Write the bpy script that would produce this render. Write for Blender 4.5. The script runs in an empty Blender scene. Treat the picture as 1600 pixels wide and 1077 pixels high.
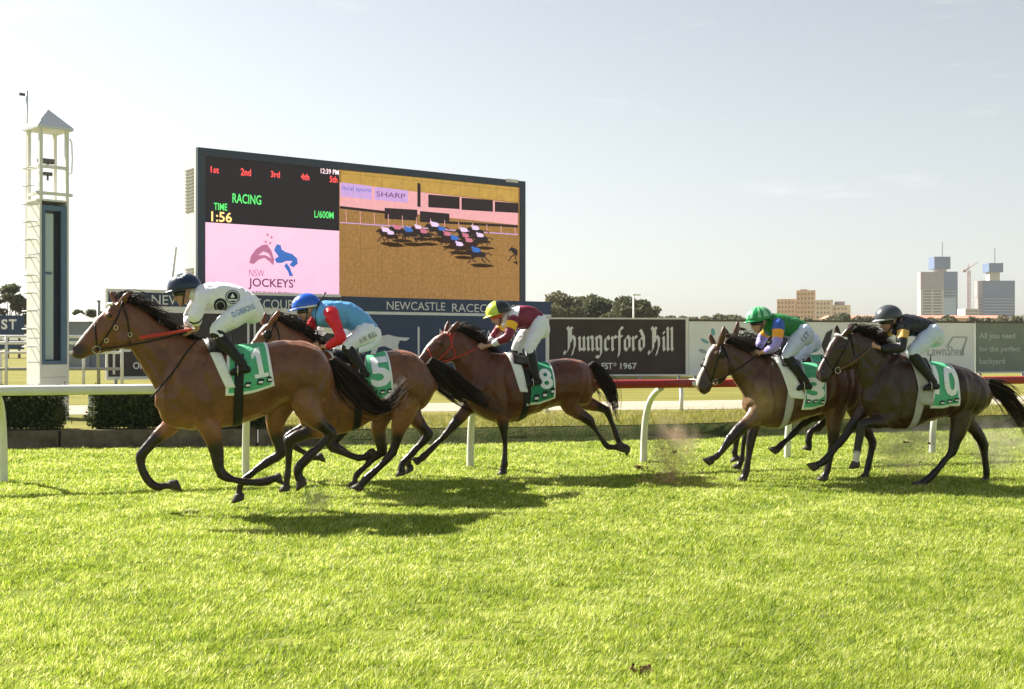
import bpy, bmesh, math, random
import numpy as np
from mathutils import Vector, Matrix
from mathutils.bvhtree import BVHTree

random.seed(7); rng = np.random.default_rng(11)
SC = bpy.context.scene
COL = SC.collection
R = math.radians

# ------------------------------------------------------------------ camera
F, CX, CY, CH = 1872.0, 800.0, 538.5, 1.6        # focal length in photo pixels, centre, eye height
cam_d = bpy.data.cameras.new('camera'); cam = bpy.data.objects.new('camera', cam_d); COL.objects.link(cam)
cam.location = (0, 0, CH); cam.rotation_euler = (R(90), 0, 0)
cam_d.sensor_width = 36.0; cam_d.lens = 36.0 * F / 1600.0
cam_d.clip_start = 0.1; cam_d.clip_end = 8000
SC.camera = cam
# ------------------------------------------------------------------ sky and sun
SUN_EL, SUN_AZ = 40.0, -58.0                      # azimuth clockwise from +Y (behind the horses, to the left)
world = bpy.data.worlds.new('World'); SC.world = world; world.use_nodes = True
wn = world.node_tree; wn.nodes.clear()
wo = wn.nodes.new('ShaderNodeOutputWorld'); wb = wn.nodes.new('ShaderNodeBackground')
sky = wn.nodes.new('ShaderNodeTexSky'); sky.sky_type = 'NISHITA'; sky.sun_disc = False
sky.sun_elevation = R(SUN_EL); sky.sun_rotation = R(SUN_AZ)
sky.air_density = 1.0; sky.dust_density = 1.0; sky.ozone_density = 1.5; sky.altitude = 20
tc = wn.nodes.new('ShaderNodeTexCoord'); mp = wn.nodes.new('ShaderNodeMapping'); mp.inputs['Scale'].default_value = (2.2, 2.2, 12); mp.inputs['Location'].default_value = (7.9, 3.1, 2.3)
nz = wn.nodes.new('ShaderNodeTexNoise'); nz.inputs['Scale'].default_value = 2.6; nz.inputs['Detail'].default_value = 7
nz.inputs['Roughness'].default_value = .62
cr = wn.nodes.new('ShaderNodeValToRGB'); cr.color_ramp.elements[0].position = .60; cr.color_ramp.elements[1].position = .88
cr.color_ramp.elements[1].color = (.5, .5, .5, 1)
hs = wn.nodes.new('ShaderNodeHueSaturation'); hs.inputs['Saturation'].default_value = .42
mx = wn.nodes.new('ShaderNodeMix'); mx.data_type = 'RGBA'; mx.inputs[7].default_value = (8.5, 8.4, 8.0, 1)
wn.links.new(tc.outputs['Generated'], mp.inputs[0]); wn.links.new(mp.outputs[0], nz.inputs['Vector'])
wn.links.new(nz.outputs['Fac'], cr.inputs[0]); wn.links.new(cr.outputs[0], mx.inputs[0])
wn.links.new(sky.outputs[0], hs.inputs['Color']); tn = wn.nodes.new('ShaderNodeVectorMath'); tn.operation = 'MULTIPLY'; tn.inputs[1].default_value = (1.0, 1.0, .96)
wn.links.new(hs.outputs[0], tn.inputs[0]); wn.links.new(tn.outputs[0], mx.inputs[6])
wn.links.new(mx.outputs[2], wb.inputs[0]); wb.inputs[1].default_value = 0.05
wn.links.new(wb.outputs[0], wo.inputs[0])
sun_d = bpy.data.lights.new('sun', 'SUN'); sun = bpy.data.objects.new('sun', sun_d); COL.objects.link(sun)
sun_d.energy = 5.0; sun_d.angle = R(0.53); sun_d.color = (1, .93, .82)
_sv = Vector((math.sin(R(SUN_AZ)) * math.cos(R(SUN_EL)), math.cos(R(SUN_AZ)) * math.cos(R(SUN_EL)), math.sin(R(SUN_EL))))
sun.rotation_euler = _sv.to_track_quat('Z', 'Y').to_euler(); sun.location = (0, 0, 60)
SC.view_settings.view_transform = 'Standard'; SC.view_settings.look = 'None'
SC.view_settings.gamma = 1; SC.view_settings.use_curve_mapping = False
SC.view_settings.exposure = 1.53

# ------------------------------------------------------------------ helpers
def lin(r, g, b):
    f = lambda c: (c / 12.92) if c <= .04045 else ((c + .055) / 1.055) ** 2.4
    return tuple(f(c / 255.0) for c in (r, g, b))

MATS = {}
def M(name, col, rough=.6, var=.12, scale=14.0, bump=0.0, bscale=80.0, spec=.3, metal=0.0, emit=0.0, attr=None, trans=0.0):
    if name in MATS: return MATS[name]
    m = bpy.data.materials.new(name); m.use_nodes = True; nt = m.node_tree; n = nt.nodes
    p = n['Principled BSDF']; p.inputs['Roughness'].default_value = rough; p.inputs['Metallic'].default_value = metal
    p.inputs['Specular IOR Level'].default_value = spec
    t = n.new('ShaderNodeTexCoord'); no = n.new('ShaderNodeTexNoise'); no.inputs['Scale'].default_value = scale
    no.inputs['Detail'].default_value = 6; no.inputs['Roughness'].default_value = .6
    nt.links.new(t.outputs['Object'], no.inputs['Vector'])
    mr = n.new('ShaderNodeMapRange'); mr.inputs[1].default_value = .3; mr.inputs[2].default_value = .7
    mr.inputs[3].default_value = 1 - var; mr.inputs[4].default_value = 1 + var
    nt.links.new(no.outputs['Fac'], mr.inputs[0])
    mu = n.new('ShaderNodeVectorMath'); mu.operation = 'SCALE'; nt.links.new(mr.outputs[0], mu.inputs['Scale'])
    if attr:
        a = n.new('ShaderNodeAttribute'); a.attribute_name = attr; nt.links.new(a.outputs['Color'], mu.inputs[0])
    else: mu.inputs[0].default_value = col[:3]
    nt.links.new(mu.outputs[0], p.inputs['Base Color'])
    if emit:
        nt.links.new(mu.outputs[0], p.inputs['Emission Color']); p.inputs['Emission Strength'].default_value = emit
    if trans:
        p.inputs['Transmission Weight'].default_value = trans
    if bump:
        nb = n.new('ShaderNodeTexNoise'); nb.inputs['Scale'].default_value = bscale; nb.inputs['Detail'].default_value = 4
        nt.links.new(t.outputs['Object'], nb.inputs['Vector'])
        bp = n.new('ShaderNodeBump'); bp.inputs['Strength'].default_value = bump; bp.inputs['Distance'].default_value = .02
        nt.links.new(nb.outputs['Fac'], bp.inputs['Height']); nt.links.new(bp.outputs[0], p.inputs['Normal'])
    MATS[name] = m; return m

def tag(o, label=None, cat=None, group=None, kind=None):
    if label: o['label'] = label
    if cat: o['category'] = cat
    if group: o['group'] = group
    if kind: o['kind'] = kind
    return o
def thing(name, label, cat, loc=(0, 0, 0), rz=0, group=None):
    o = bpy.data.objects.new(name, None); COL.objects.link(o); o.location = loc; o.rotation_euler = (0, 0, rz)
    o.empty_display_size = .2
    return tag(o, label, cat, group)
def mesh(name, verts, faces, mats=None, parent=None, smooth=False, midx=None):
    me = bpy.data.meshes.new(name); me.from_pydata([tuple(v) for v in verts], [], faces); me.update()
    if mats is not None:
        for m in (mats if isinstance(mats, (list, tuple)) else [mats]): me.materials.append(m)
    if midx is not None: me.polygons.foreach_set('material_index', np.asarray(midx, dtype=np.int32))
    if smooth: me.polygons.foreach_set('use_smooth', np.ones(len(me.polygons), dtype=bool))
    o = bpy.data.objects.new(name, me); COL.objects.link(o)
    if parent: o.parent = parent
    return o

class MB:
    """collects shapes, built into ONE mesh object"""
    def __init__(s): s.v = []; s.f = []
    def add(s, v, f):
        b = len(s.v); s.v += [tuple(x) for x in v]; s.f += [tuple(i + b for i in q) for q in f]; return s
    def box(s, c, d, rz=0.0, ax=None):
        c = Vector(c); hx, hy, hz = d[0] / 2, d[1] / 2, d[2] / 2
        if ax is None:
            ex, ey, ez = Vector((math.cos(rz), math.sin(rz), 0)), Vector((-math.sin(rz), math.cos(rz), 0)), Vector((0, 0, 1))
        else: ex, ey, ez = ax
        v = [c + ex * (a * hx) + ey * (b * hy) + ez * (k * hz) for k in (-1, 1) for b in (-1, 1) for a in (-1, 1)]
        return s.add(v, [(0, 2, 3, 1), (4, 5, 7, 6), (0, 1, 5, 4), (2, 6, 7, 3), (0, 4, 6, 2), (1, 3, 7, 5)])
    def bar(s, a, b, r, n=8, r2=None):
        v, f = tube([a, b], [r, r if r2 is None else r2], n=n, sub=1); return s.add(v, f)
    def build(s, name, mats=None, parent=None, smooth=False): return mesh(name, s.v, s.f, mats, parent, smooth)

def catmull(P, sub):
    P = np.asarray(P, float)
    if sub <= 1 or len(P) < 3: return P
    Q = np.vstack([2 * P[0] - P[1], P, 2 * P[-1] - P[-2]]); out = []
    for i in range(1, len(Q) - 2):
        p0, p1, p2, p3 = Q[i - 1], Q[i], Q[i + 1], Q[i + 2]
        for k in range(sub):
            t = k / sub
            out.append(.5 * (2 * p1 + (p2 - p0) * t + (2 * p0 - 5 * p1 + 4 * p2 - p3) * t * t + (3 * p1 - p0 - 3 * p2 + p3) * t ** 3))
    out.append(P[-1]); return np.array(out)
def loft(rings, cap=True):
    n = len(rings[0]); v = [tuple(p) for r in rings for p in r]; f = []
    for i in range(len(rings) - 1):
        for j in range(n):
            k = (j + 1) % n; f.append((i * n + j, i * n + k, (i + 1) * n + k, (i + 1) * n + j))
    if cap:
        f.append(tuple(range(n))[::-1]); f.append(tuple((len(rings) - 1) * n + j for j in range(n)))
    return v, f
def tube(pts, rad, n=10, sub=4, lat=None, latk=1.0, round_ends=False):
    """rad: radius in the plane; lat: fixed side axis (radius rad*latk along it)"""
    P = np.asarray([tuple(p) for p in pts], float); rr = np.asarray(rad, float)
    lk = np.asarray(latk if hasattr(latk, '__len__') else [latk] * len(P), float)
    D = catmull(np.hstack([P, rr[:, None], lk[:, None]]), sub); P, rr, lk = D[:, :3], np.maximum(D[:, 3], .001), D[:, 4]
    T = np.gradient(P, axis=0); T /= np.linalg.norm(T, axis=1)[:, None] + 1e-9
    if round_ends:
        P = np.vstack([P[0] - T[0] * rr[0] * .75, P[0] - T[0] * rr[0] * .45, P, P[-1] + T[-1] * rr[-1] * .45, P[-1] + T[-1] * rr[-1] * .75])
        rr = np.concatenate([[rr[0] * .35, rr[0] * .8], rr, [rr[-1] * .8, rr[-1] * .35]])
        lk = np.concatenate([[lk[0]] * 2, lk, [lk[-1]] * 2]); T = np.vstack([T[0], T[0], T, T[-1], T[-1]])
    rings = []; up = np.array([0, 0, 1.0]) if abs(T[0][2]) < .9 else np.array([1.0, 0, 0])
    prev = np.asarray(lat, float) if lat is not None else np.cross(T[0], up)
    for p, r, k, t in zip(P, rr, lk, T):
        a = (np.asarray(lat, float) if lat is not None else prev); a = a - t * a.dot(t); a /= np.linalg.norm(a) + 1e-9
        prev = a; b = np.cross(t, a)
        rings.append([p + a * (r * k * math.cos(w)) + b * (r * math.sin(w)) for w in np.linspace(0, 2 * math.pi, n, endpoint=False)])
    return loft(rings)
def ellipsoid(c, ax, n=14, m=9):
    """ax: three vectors (semi-axes)"""
    c = np.asarray(c, float); A = [np.asarray(a, float) for a in ax]; rings = []
    for i in range(1, m):
        ph = math.pi * i / m
        rings.append([c + A[2] * math.cos(ph) + (A[0] * math.cos(w) + A[1] * math.sin(w)) * math.sin(ph) for w in np.linspace(0, 2 * math.pi, n, endpoint=False)])
    return loft(rings)
def ray(px, py): return Vector(((px - CX) / F, 1.0, (CY - py) / F))
def at(px, py, Y): d = ray(px, py); return Vector((d.x * Y, Y, CH + d.z * Y))
def gnd(px, py, z=0.0): Y = F * (CH - z) / (py - CY); return at(px, py, Y)

def realize(name, v, f, voxel, smooth=4):
    """closed overlapping shapes -> one continuous surface"""
    o = mesh('tmp', v, f); md = o.modifiers.new('r', 'REMESH'); md.mode = 'VOXEL'; md.voxel_size = voxel
    if smooth:
        s = o.modifiers.new('s', 'SMOOTH'); s.factor = .5; s.iterations = smooth
    dg = bpy.context.evaluated_depsgraph_get(); me = bpy.data.meshes.new_from_object(o.evaluated_get(dg)); me.name = name
    bpy.data.objects.remove(o, do_unlink=True)
    me.polygons.foreach_set('use_smooth', np.ones(len(me.polygons), dtype=bool)); me.materials.clear()
    return me
from mathutils import noise as _nz
def lumps(me, terms):
    """push a surface in and out along its normals: (amplitude m, frequency per m, stretch xyz)"""
    P = me_np(me).astype(float); N_ = np.empty(len(P) * 3, np.float32); me.vertices.foreach_get('normal', N_); N_ = N_.reshape(-1, 3)
    for amp, fr, st in terms:
        q = P * (np.array(st) * fr); d = np.array([_nz.noise(Vector(r)) for r in q]); P = P + N_ * (d * amp)[:, None]
    me.vertices.foreach_set('co', P.astype(np.float32).ravel()); me.update()
def me_np(me):
    a = np.empty(len(me.vertices) * 3, np.float32); me.vertices.foreach_get('co', a); return a.reshape(-1, 3)
def set_col(me, rgb, name='coat'):
    at_ = me.color_attributes.new(name, 'FLOAT_COLOR', 'POINT'); c = np.ones((len(me.vertices), 4), np.float32); c[:, :3] = rgb
    at_.data.foreach_set('color', c.ravel())
def link(name, me, mats, parent=None):
    for m in (mats if isinstance(mats, (list, tuple)) else [mats]): me.materials.append(m)
    o = bpy.data.objects.new(name, me); COL.objects.link(o)
    if parent: o.parent = parent
    return o
def bvh_of(me): return BVHTree.FromPolygons([v.co.copy() for v in me.vertices], [tuple(p.vertices) for p in me.polygons])

_txt = {}
def text2d(body, bold=0.0):
    """outline of a word as flat 2D verts and faces, about one unit high"""
    key = (body, bold)
    if key not in _txt:
        cu = bpy.data.curves.new('t', 'FONT'); cu.body = body; cu.size = 1.0; cu.offset = bold; cu.resolution_u = 3
        o = bpy.data.objects.new('t', cu); COL.objects.link(o)
        dg = bpy.context.evaluated_depsgraph_get(); me = bpy.data.meshes.new_from_object(o.evaluated_get(dg))
        v = [(q.co.x, q.co.y) for q in me.vertices]; f = [tuple(p.vertices) for p in me.polygons]
        bpy.data.objects.remove(o, do_unlink=True); bpy.data.curves.remove(cu); bpy.data.meshes.remove(me)
        v = np.array(v); lo, hi = v.min(0), v.max(0); _txt[key] = ((v - lo) / (hi - lo), f, (hi[0] - lo[0]) / (hi[1] - lo[1]))
    return _txt[key]

class Panel:
    """an upright flat board between two ground points; maps photo pixels and metres to its face"""
    def __init__(s, A, B, z0, z1):
        s.A = Vector((A[0], A[1], 0)); s.B = Vector((B[0], B[1], 0)); s.e = (s.B - s.A).normalized(); s.w = (s.B - s.A).length
        s.n = Vector((s.e.y, -s.e.x, 0)); s.z0, s.z1 = z0, z1
    def p(s, a, z, off=0.0): return s.A + s.e * a + Vector((0, 0, z)) + s.n * off
    def px(s, x, y):
        d = ray(x, y); t = s.A.dot(s.n) / d.dot(s.n); q = d * t + Vector((0, 0, CH)); return (q - s.A).dot(s.e), q.z
    def slab(s, name, a0, a1, z0, z1, th, mat, parent, off=0.0):
        c = s.p((a0 + a1) / 2, (z0 + z1) / 2, off - th / 2)
        return MB().box(c - parent.location if parent else c, (a1 - a0, th, z1 - z0), ax=(s.e, s.n, Vector((0, 0, 1)))).build(name, mat, parent)
    def slabpx(s, name, x0, y0, x1, y1, th, mat, parent, off=0.0):
        (a0, za), (a1, zb) = s.px(x0, y0), s.px(x1, y1); za2 = s.px(x1, y0)[1]; zb2 = s.px(x0, y1)[1]
        return s.slab(name, a0, a1, min((zb + zb2) / 2, (za + za2) / 2), max((za + za2) / 2, (zb + zb2) / 2), th, mat, parent, off)
    def shape(s, name, vf, a, z, w, h, mat, parent, off=.012, th=.006):
        v, f = vf[0], vf[1]; b = Vector(parent.location) if parent else Vector()
        if parent and parent.parent: b = b + Vector(parent.parent.location)
        V = [s.p(a + q[0] * w, z + q[1] * h, off) - b for q in v]
        return mesh(name, V, [tuple(i) for i in f], mat, parent)
    def textpx(s, name, body, x0, y0, x1, y1, mat, parent, off=.012, bold=0.0):
        (a0, z1), (a1, _) = s.px(x0, y0), s.px(x1, y0); z0 = s.px(x0, y1)[1]
        return s.shape(name, text2d(body, bold), a0, z0, a1 - a0, z1 - z0, mat, parent, off)
    def polypx(s, name, pts, mat, parent, off=.012):
        b = Vector(parent.location)
        if parent.parent: b = b + Vector(parent.parent.location)
        V = []
        for x, y in pts:
            a, z = s.px(x, y); V.append(s.p(a, z, off) - b)
        return mesh(name, V, [tuple(range(len(V)))], mat, parent)
# ================================================================== ground
def ground_mat(name, cols, scale, bump=.5, streak=False, fine=0.0):
    m = bpy.data.materials.new(name); m.use_nodes = True; nt = m.node_tree; n = nt.nodes; p = n['Principled BSDF']
    p.inputs['Roughness'].default_value = .95; p.inputs['Specular IOR Level'].default_value = .1
    t = n.new('ShaderNodeTexCoord'); a = n.new('ShaderNodeTexNoise'); a.inputs['Scale'].default_value = scale; a.inputs['Detail'].default_value = 8; a.inputs['Roughness'].default_value = .65
    if streak:
        mp_ = n.new('ShaderNodeMapping'); mp_.inputs['Scale'].default_value = (.25, 1.6, 1); mp_.inputs['Rotation'].default_value = (0, 0, R(-17)); nt.links.new(t.outputs['Object'], mp_.inputs[0]); nt.links.new(mp_.outputs[0], a.inputs['Vector'])
    else: nt.links.new(t.outputs['Object'], a.inputs['Vector'])
    c = n.new('ShaderNodeValToRGB'); e = c.color_ramp.elements; e[0].position = .32; e[1].position = .68; e[0].color = (*cols[0], 1); e[1].color = (*cols[-1], 1)
    for i, k in enumerate(cols[1:-1]): q = e.new(.32 + .36 * (i + 1) / (len(cols) - 1)); q.color = (*k, 1)
    nt.links.new(a.outputs['Fac'], c.inputs[0]); nt.links.new(c.outputs[0], p.inputs['Base Color'])
    b = n.new('ShaderNodeTexNoise'); b.inputs['Scale'].default_value = 35; b.inputs['Detail'].default_value = 6; nt.links.new(t.outputs['Object'], b.inputs['Vector'])
    bp = n.new('ShaderNodeBump'); bp.inputs['Strength'].default_value = bump; bp.inputs['Distance'].default_value = .05; nt.links.new(b.outputs['Fac'], bp.inputs['Height']); nt.links.new(bp.outputs[0], p.inputs['Normal'])
    return m
TURF = ground_mat('turf_soil', [(.07, .10, .012), (.15, .19, .022), (.22, .24, .045)], 3.5)
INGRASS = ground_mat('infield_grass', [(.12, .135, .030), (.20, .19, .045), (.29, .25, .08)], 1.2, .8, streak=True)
SAND = ground_mat('sand', [(.30, .26, .19), (.37, .33, .26), (.46, .40, .32)], 1.4, .5, streak=True)
CONC = M('concrete', (.13, .108, .08), .95, .45, 5, bump=.7, bscale=24)
ZI = .25                                          # the infield lies a step higher than the racing surface
BK = [(-40, 16.9), (-8.0, 18.6), (-3.0, 19.05), (-1.2, 19.35), (2.15, 20.15), (9.2, 22.9), (22, 28.0), (60, 43)]
def bank_y(x): return np.interp(x, *zip(*BK))
tag(mesh('track', [(-60, -25, 0), (60, -25, 0)] + [(x, y + .6, 0) for x, y in BK[::-1]], [tuple(range(2 + len(BK)))], TURF), 'mown green racing turf', kind='structure')
_far = [(-3000, 3000), (3000, 3000)]
tag(mesh('infield', [(x, y + .02, ZI) for x, y in BK] + [(60, 43, ZI), (3000, 43, ZI), (3000, 3500, ZI), (-3000, 3500, ZI), (-3000, 16.9, ZI)], [tuple(range(len(BK) + 5))], INGRASS), kind='structure')
# grassy bank between the two levels
_v, _f = [], []; _xs = np.linspace(-3.0, 60, 160)
for x in _xs:
    y = bank_y(x); w = .03 * math.sin(x * 2.1) + .02 * math.sin(x * 5.3)
    _v += [(x, y - .34 + w, -.02), (x, y - .16 + w, .10), (x, y - .03 + w * .5, .235), (x, y + .25, ZI + .004)]
for i in range(len(_xs) - 1):
    for k in range(3): a = i * 4 + k; _f.append((a, a + 4, a + 5, a + 1))
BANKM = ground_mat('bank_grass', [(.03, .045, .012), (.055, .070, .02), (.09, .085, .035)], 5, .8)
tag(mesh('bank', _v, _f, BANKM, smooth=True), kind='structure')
# concrete kerb in front of the hedges, in separate blocks
kerb = tag(bpy.data.objects.new('kerb', None), kind='structure'); COL.objects.link(kerb); kerb['kind'] = 'structure'
_x = -13.0
while _x < -3.0:
    x1 = min(_x + 1.48, -2.98); y0, y1 = bank_y(_x), bank_y(x1); ang = math.atan2(y1 - y0, x1 - _x)
    MB().box(((_x + x1) / 2, (y0 + y1) / 2 - .06, .135 + random.uniform(-.006, .006)), (x1 - _x - .012, .16, .27), ang).build('block', CONC, kerb); _x += 1.5
# sand exercise track and the pale strip beyond
sand_v = [(-60, 20.5), (-8, 23.0), (0, 24.3), (4, 24.9), (12, 27.2), (60, 42), (60, 47), (12, 31.0), (4, 28.6), (0, 27.8), (-8, 26.6), (-60, 24.5)]
tag(mesh('sand_track', [(x, y, ZI + .006) for x, y in sand_v], [tuple(range(len(sand_v)))], SAND), kind='structure')

# ================================================================== running rail
PLAST = M('white_rail_plastic', (.70, .71, .66), .38, .07, 5, spec=.45); REDP = M('red_rail_sleeve', lin(150, 42, 38), .42, .10, 6, spec=.4)
RD = Vector((math.cos(R(17)), math.sin(R(17)), 0)); RN = Vector((-RD.y, RD.x, 0)); RB = Vector((1.79, 16.3, 0)); RT = RB - RN * .6; RZ = 1.085
rail = thing('running_rail', 'white and red running rail on curved posts behind the horses', 'rail', RT)
def rail_piece(t0, t1, mat, name):
    rings = []
    for t in np.linspace(t0, t1, 6):
        c = RD * t + Vector((0, 0, RZ))
        rings.append([c + RN * (.080 * math.copysign(abs(math.cos(w)) ** .75, math.cos(w))) + Vector((0, 0, .057 * math.copysign(abs(math.sin(w)) ** .75, math.sin(w)))) for w in np.linspace(0, 2 * math.pi, 16, endpoint=False)])
    return mesh(name, *loft(rings), mat, rail, smooth=False)
TS = [-14.0, -10.9, -8.06, -5.3, -2.44, 0, 2.2, 4.6, 7.2, 10, 13]
_cut = [-17.0, -12.6, -8.7, -4.6, -1.4, .45, 4.2, 8.8, 14]
for i in range(len(_cut) - 1):
    red = i >= 4
    o = rail_piece(_cut[i] + .006, _cut[i + 1] - .006, REDP if red else PLAST, 'rail_section')
    for p in o.data.polygons: p.use_smooth = len(p.vertices) == 4
    j_ = [RD * _cut[i + 1] + Vector((0, 0, RZ)) + RD * s for s in (-.05, .05)]
    mesh('joint_sleeve', *tube(j_, [.062] * 2, n=16, sub=1, lat=RN, latk=1.36), PLAST, rail, smooth=True)
for t in TS:
    b = RN * .6 + RD * t
    pts = [b + Vector((0, 0, -.1)), b + Vector((0, 0, .02)), b * 1 + RN * -.02 + Vector((0, 0, .35)), b + RN * -.08 + Vector((0, 0, .62)), b + RN * -.22 + Vector((0, 0, .84)), b + RN * -.42 + Vector((0, 0, .97)), b + RN * -.6 + Vector((0, 0, 1.03))]
    mesh('post', *tube(pts, [.048, .048, .046, .044, .042, .040, .038], n=12, sub=4), PLAST, rail, smooth=True)
# low rail along the sand track
lowrail = thing('track_rail', 'low white rail along the sand track beyond the running rail', 'rail', (3.45, 24.4, ZI))
_d = Vector((math.cos(R(14)), math.sin(R(14)), 0))
for k in range(-5, 9):
    q = _d * (2.85 * k); mesh('post', *tube([q + Vector((0, 0, -.05)), q + Vector((0, 0, .50))], [.04, .04], n=8, sub=1), PLAST, lowrail, smooth=True)
mesh('rail', *tube([_d * -16, _d * 24], [.045, .045], n=10, sub=1, lat=(0, 0, 1), latk=1.0), PLAST, lowrail, smooth=True).location = (0, 0, .53)

# ================================================================== trees and hedges
def leaf_mat(name, cols):
    m = bpy.data.materials.new(name); m.use_nodes = True; nt = m.node_tree; n = nt.nodes; p = n['Principled BSDF']; p.inputs['Roughness'].default_value = .6; p.inputs['Specular IOR Level'].default_value = .25
    a = n.new('ShaderNodeAttribute'); a.attribute_name = 'shade'; c = n.new('ShaderNodeValToRGB'); e = c.color_ramp.elements; e[0].color = (*cols[0], 1); e[1].color = (*cols[1], 1)
    nt.links.new(a.outputs['Fac'], c.inputs[0]); nt.links.new(c.outputs[0], p.inputs['Base Color'])
    tr = n.new('ShaderNodeBsdfTranslucent'); nt.links.new(c.outputs[0], tr.inputs['Color']); ms = n.new('ShaderNodeMixShader'); ms.inputs[0].default_value = .3
    nt.links.new(p.outputs[0], ms.inputs[1]); nt.links.new(tr.outputs[0], ms.inputs[2]); nt.links.new(ms.outputs[0], n['Material Output'].inputs['Surface'])
    return m
LEAF_H = leaf_mat('hedge_leaf', [(.025, .042, .012), (.105, .125, .035)])
LEAF_F = leaf_mat('fig_leaf', [(.05, .065, .026), (.15, .155, .07)]); LEAF_O = leaf_mat('olive_leaf', [(.085, .085, .045), (.20, .185, .10)])
BARK = M('bark', (.14, .11, .085), .9, .25, 8, bump=.5, bscale=20)
def leaves(name, C, size, mat, parent, nrm=None, rnd=.35):
    """one quad per leaf or leaf clump at the centres C"""
    n = len(C); a = rng.normal(size=(n, 3)); a /= np.linalg.norm(a, axis=1)[:, None]
    if nrm is not None: a = a * (1 - rnd) + nrm * rnd
    b = np.cross(a, rng.normal(size=(n, 3))); b /= np.linalg.norm(b, axis=1)[:, None]; c = np.cross(a, b); c /= np.linalg.norm(c, axis=1)[:, None]
    s = size * rng.uniform(.6, 1.35, n)[:, None]
    V = np.stack([C - b * s, C - c * s * .55, C + b * s, C + c * s * .55], 1).reshape(-1, 3)
    me = bpy.data.meshes.new(name); me.vertices.add(4 * n); me.vertices.foreach_set('co', V.astype(np.float32).ravel()); me.loops.add(4 * n); me.polygons.add(n)
    me.loops.foreach_set('vertex_index', np.arange(4 * n, dtype=np.int32)); me.polygons.foreach_set('loop_start', np.arange(0, 4 * n, 4, dtype=np.int32)); me.update(calc_edges=True)
    at_ = me.attributes.new('shade', 'FLOAT', 'POINT'); at_.data.foreach_set('value', np.repeat(np.clip(rng.normal(.5, .25, n), 0, 1), 4).astype(np.float32))
    me.materials.append(mat); o = bpy.data.objects.new(name, me); COL.objects.link(o); o.parent = parent; return o
def hedge(x0, x1, label, h=.62, d=.55):
    c = Vector(((x0 + x1) / 2, bank_y((x0 + x1) / 2) + .14 + d / 2, ZI)); ang = math.atan2(bank_y(x1) - bank_y(x0), x1 - x0)
    t = thing('hedge', label, 'hedge', c, ang, 'clipped hedges behind the kerb'); w = x1 - x0; n = int(5200 * w)
    C = rng.uniform(-1, 1, (n, 3)); k = rng.integers(0, 3, n); s = np.sign(rng.normal(size=n)); C[np.arange(n), k] = s * rng.uniform(.80, 1.0, n)
    C[:, 2] = np.abs(C[:, 2]) if False else C[:, 2]
    wob = 1 + .20 * np.sin(C[:, 0] * 7 * w + 1.3) * np.sin(C[:, 2] * 5) + .11 * rng.normal(size=n)
    C = C * np.array([w / 2, d / 2, h / 2]) * np.stack([1 + (wob - 1) * .3, wob, 1 + (wob - 1) * .7], 1) + np.array([0, 0, h / 2 + .02])
    leaves('foliage', C, .026, LEAF_H, t)
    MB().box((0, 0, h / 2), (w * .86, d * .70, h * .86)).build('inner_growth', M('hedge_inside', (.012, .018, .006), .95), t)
    mb = MB()
    for q in np.arange(-w / 2 + .15, w / 2, .35): mb.bar((q, 0, -.03), (q + .03, .02, .35), .012, 6)
    mb.build('stem', BARK, t)
hedge(-8.75, -7.15, 'clipped green hedge left of the white tower foot')
hedge(-6.72, -5.30, 'clipped green hedge just right of the tower, below the white rail')
hedge(-5.22, -3.75, 'clipped green hedge behind the leading horse\'s legs')
def tree(base, h, w, label, leafm, n=2600, seed=0, leaf=.16, trunk=.3, lobes=9, low=.30, name='tree'):
    r_ = np.random.default_rng(seed); t = thing(name, label, 'tree', base, 0, 'trees beyond the racecourse')
    L = []; tw = trunk * .5
    mb = MB(); mb.add(*tube([(0, 0, -.2), (.1 * w * .1, 0, h * .2), (0, .1, h * .42)], [tw, tw * .8, tw * .5], n=8, sub=3))
    for i in range(lobes):
        a = 2 * math.pi * i / lobes + r_.uniform(-.4, .4); rr = r_.uniform(.15, .36) * w; z = h * r_.uniform(low + .18, .84); s = r_.uniform(.15, .24) * w
        c = np.array([math.cos(a) * rr, math.sin(a) * rr, z]); L.append((c, s)); mb.add(*tube([(0, 0, h * .25), c * .5 + np.array([0, 0, h * .15]), c], [tw * .5, tw * .3, tw * .12], n=6, sub=2))
    L.append((np.array([0, 0, h * .80]), .22 * w))
    mb.build('trunk', BARK, t)
    C = []
    for c, s in L:
        m = int(n * (s * s) / sum(q[1] ** 2 for q in L)); d = r_.normal(size=(m, 3)); d /= np.linalg.norm(d, axis=1)[:, None]
        C.append(c + d * (s * r_.uniform(.55, 1.05, (m, 1))) * np.array([1, 1, .62]))
    leaves('crown', np.vstack(C), leaf, leafm, t); return t
def tree_px(px, top, w_px, Y, label, leafm, **k):
    p = at(px, CY, Y); h = CH + (CY - top) * Y / F - ZI; tree((p.x, Y, ZI), h, w_px * Y / F, label, leafm, **k)
tree_px(872, 447, 95, 150, 'broad olive-green tree just right of the big screen', LEAF_O, seed=1, leaf=.26, n=5200, low=.1, lobes=12)
tree_px(925, 452, 85, 156, 'dark fig tree rising behind the black advertising board', LEAF_F, seed=2, leaf=.26, n=5200, low=.1, lobes=12)
tree_px(978, 455, 90, 150, 'fig tree beside the slim light pole', LEAF_F, seed=3, leaf=.26, n=5200, low=.1, lobes=12)
tree_px(1010, 470, 60, 154, 'low end tree right of the light pole', LEAF_O, seed=4, leaf=.24, n=3000, low=.1)
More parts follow.
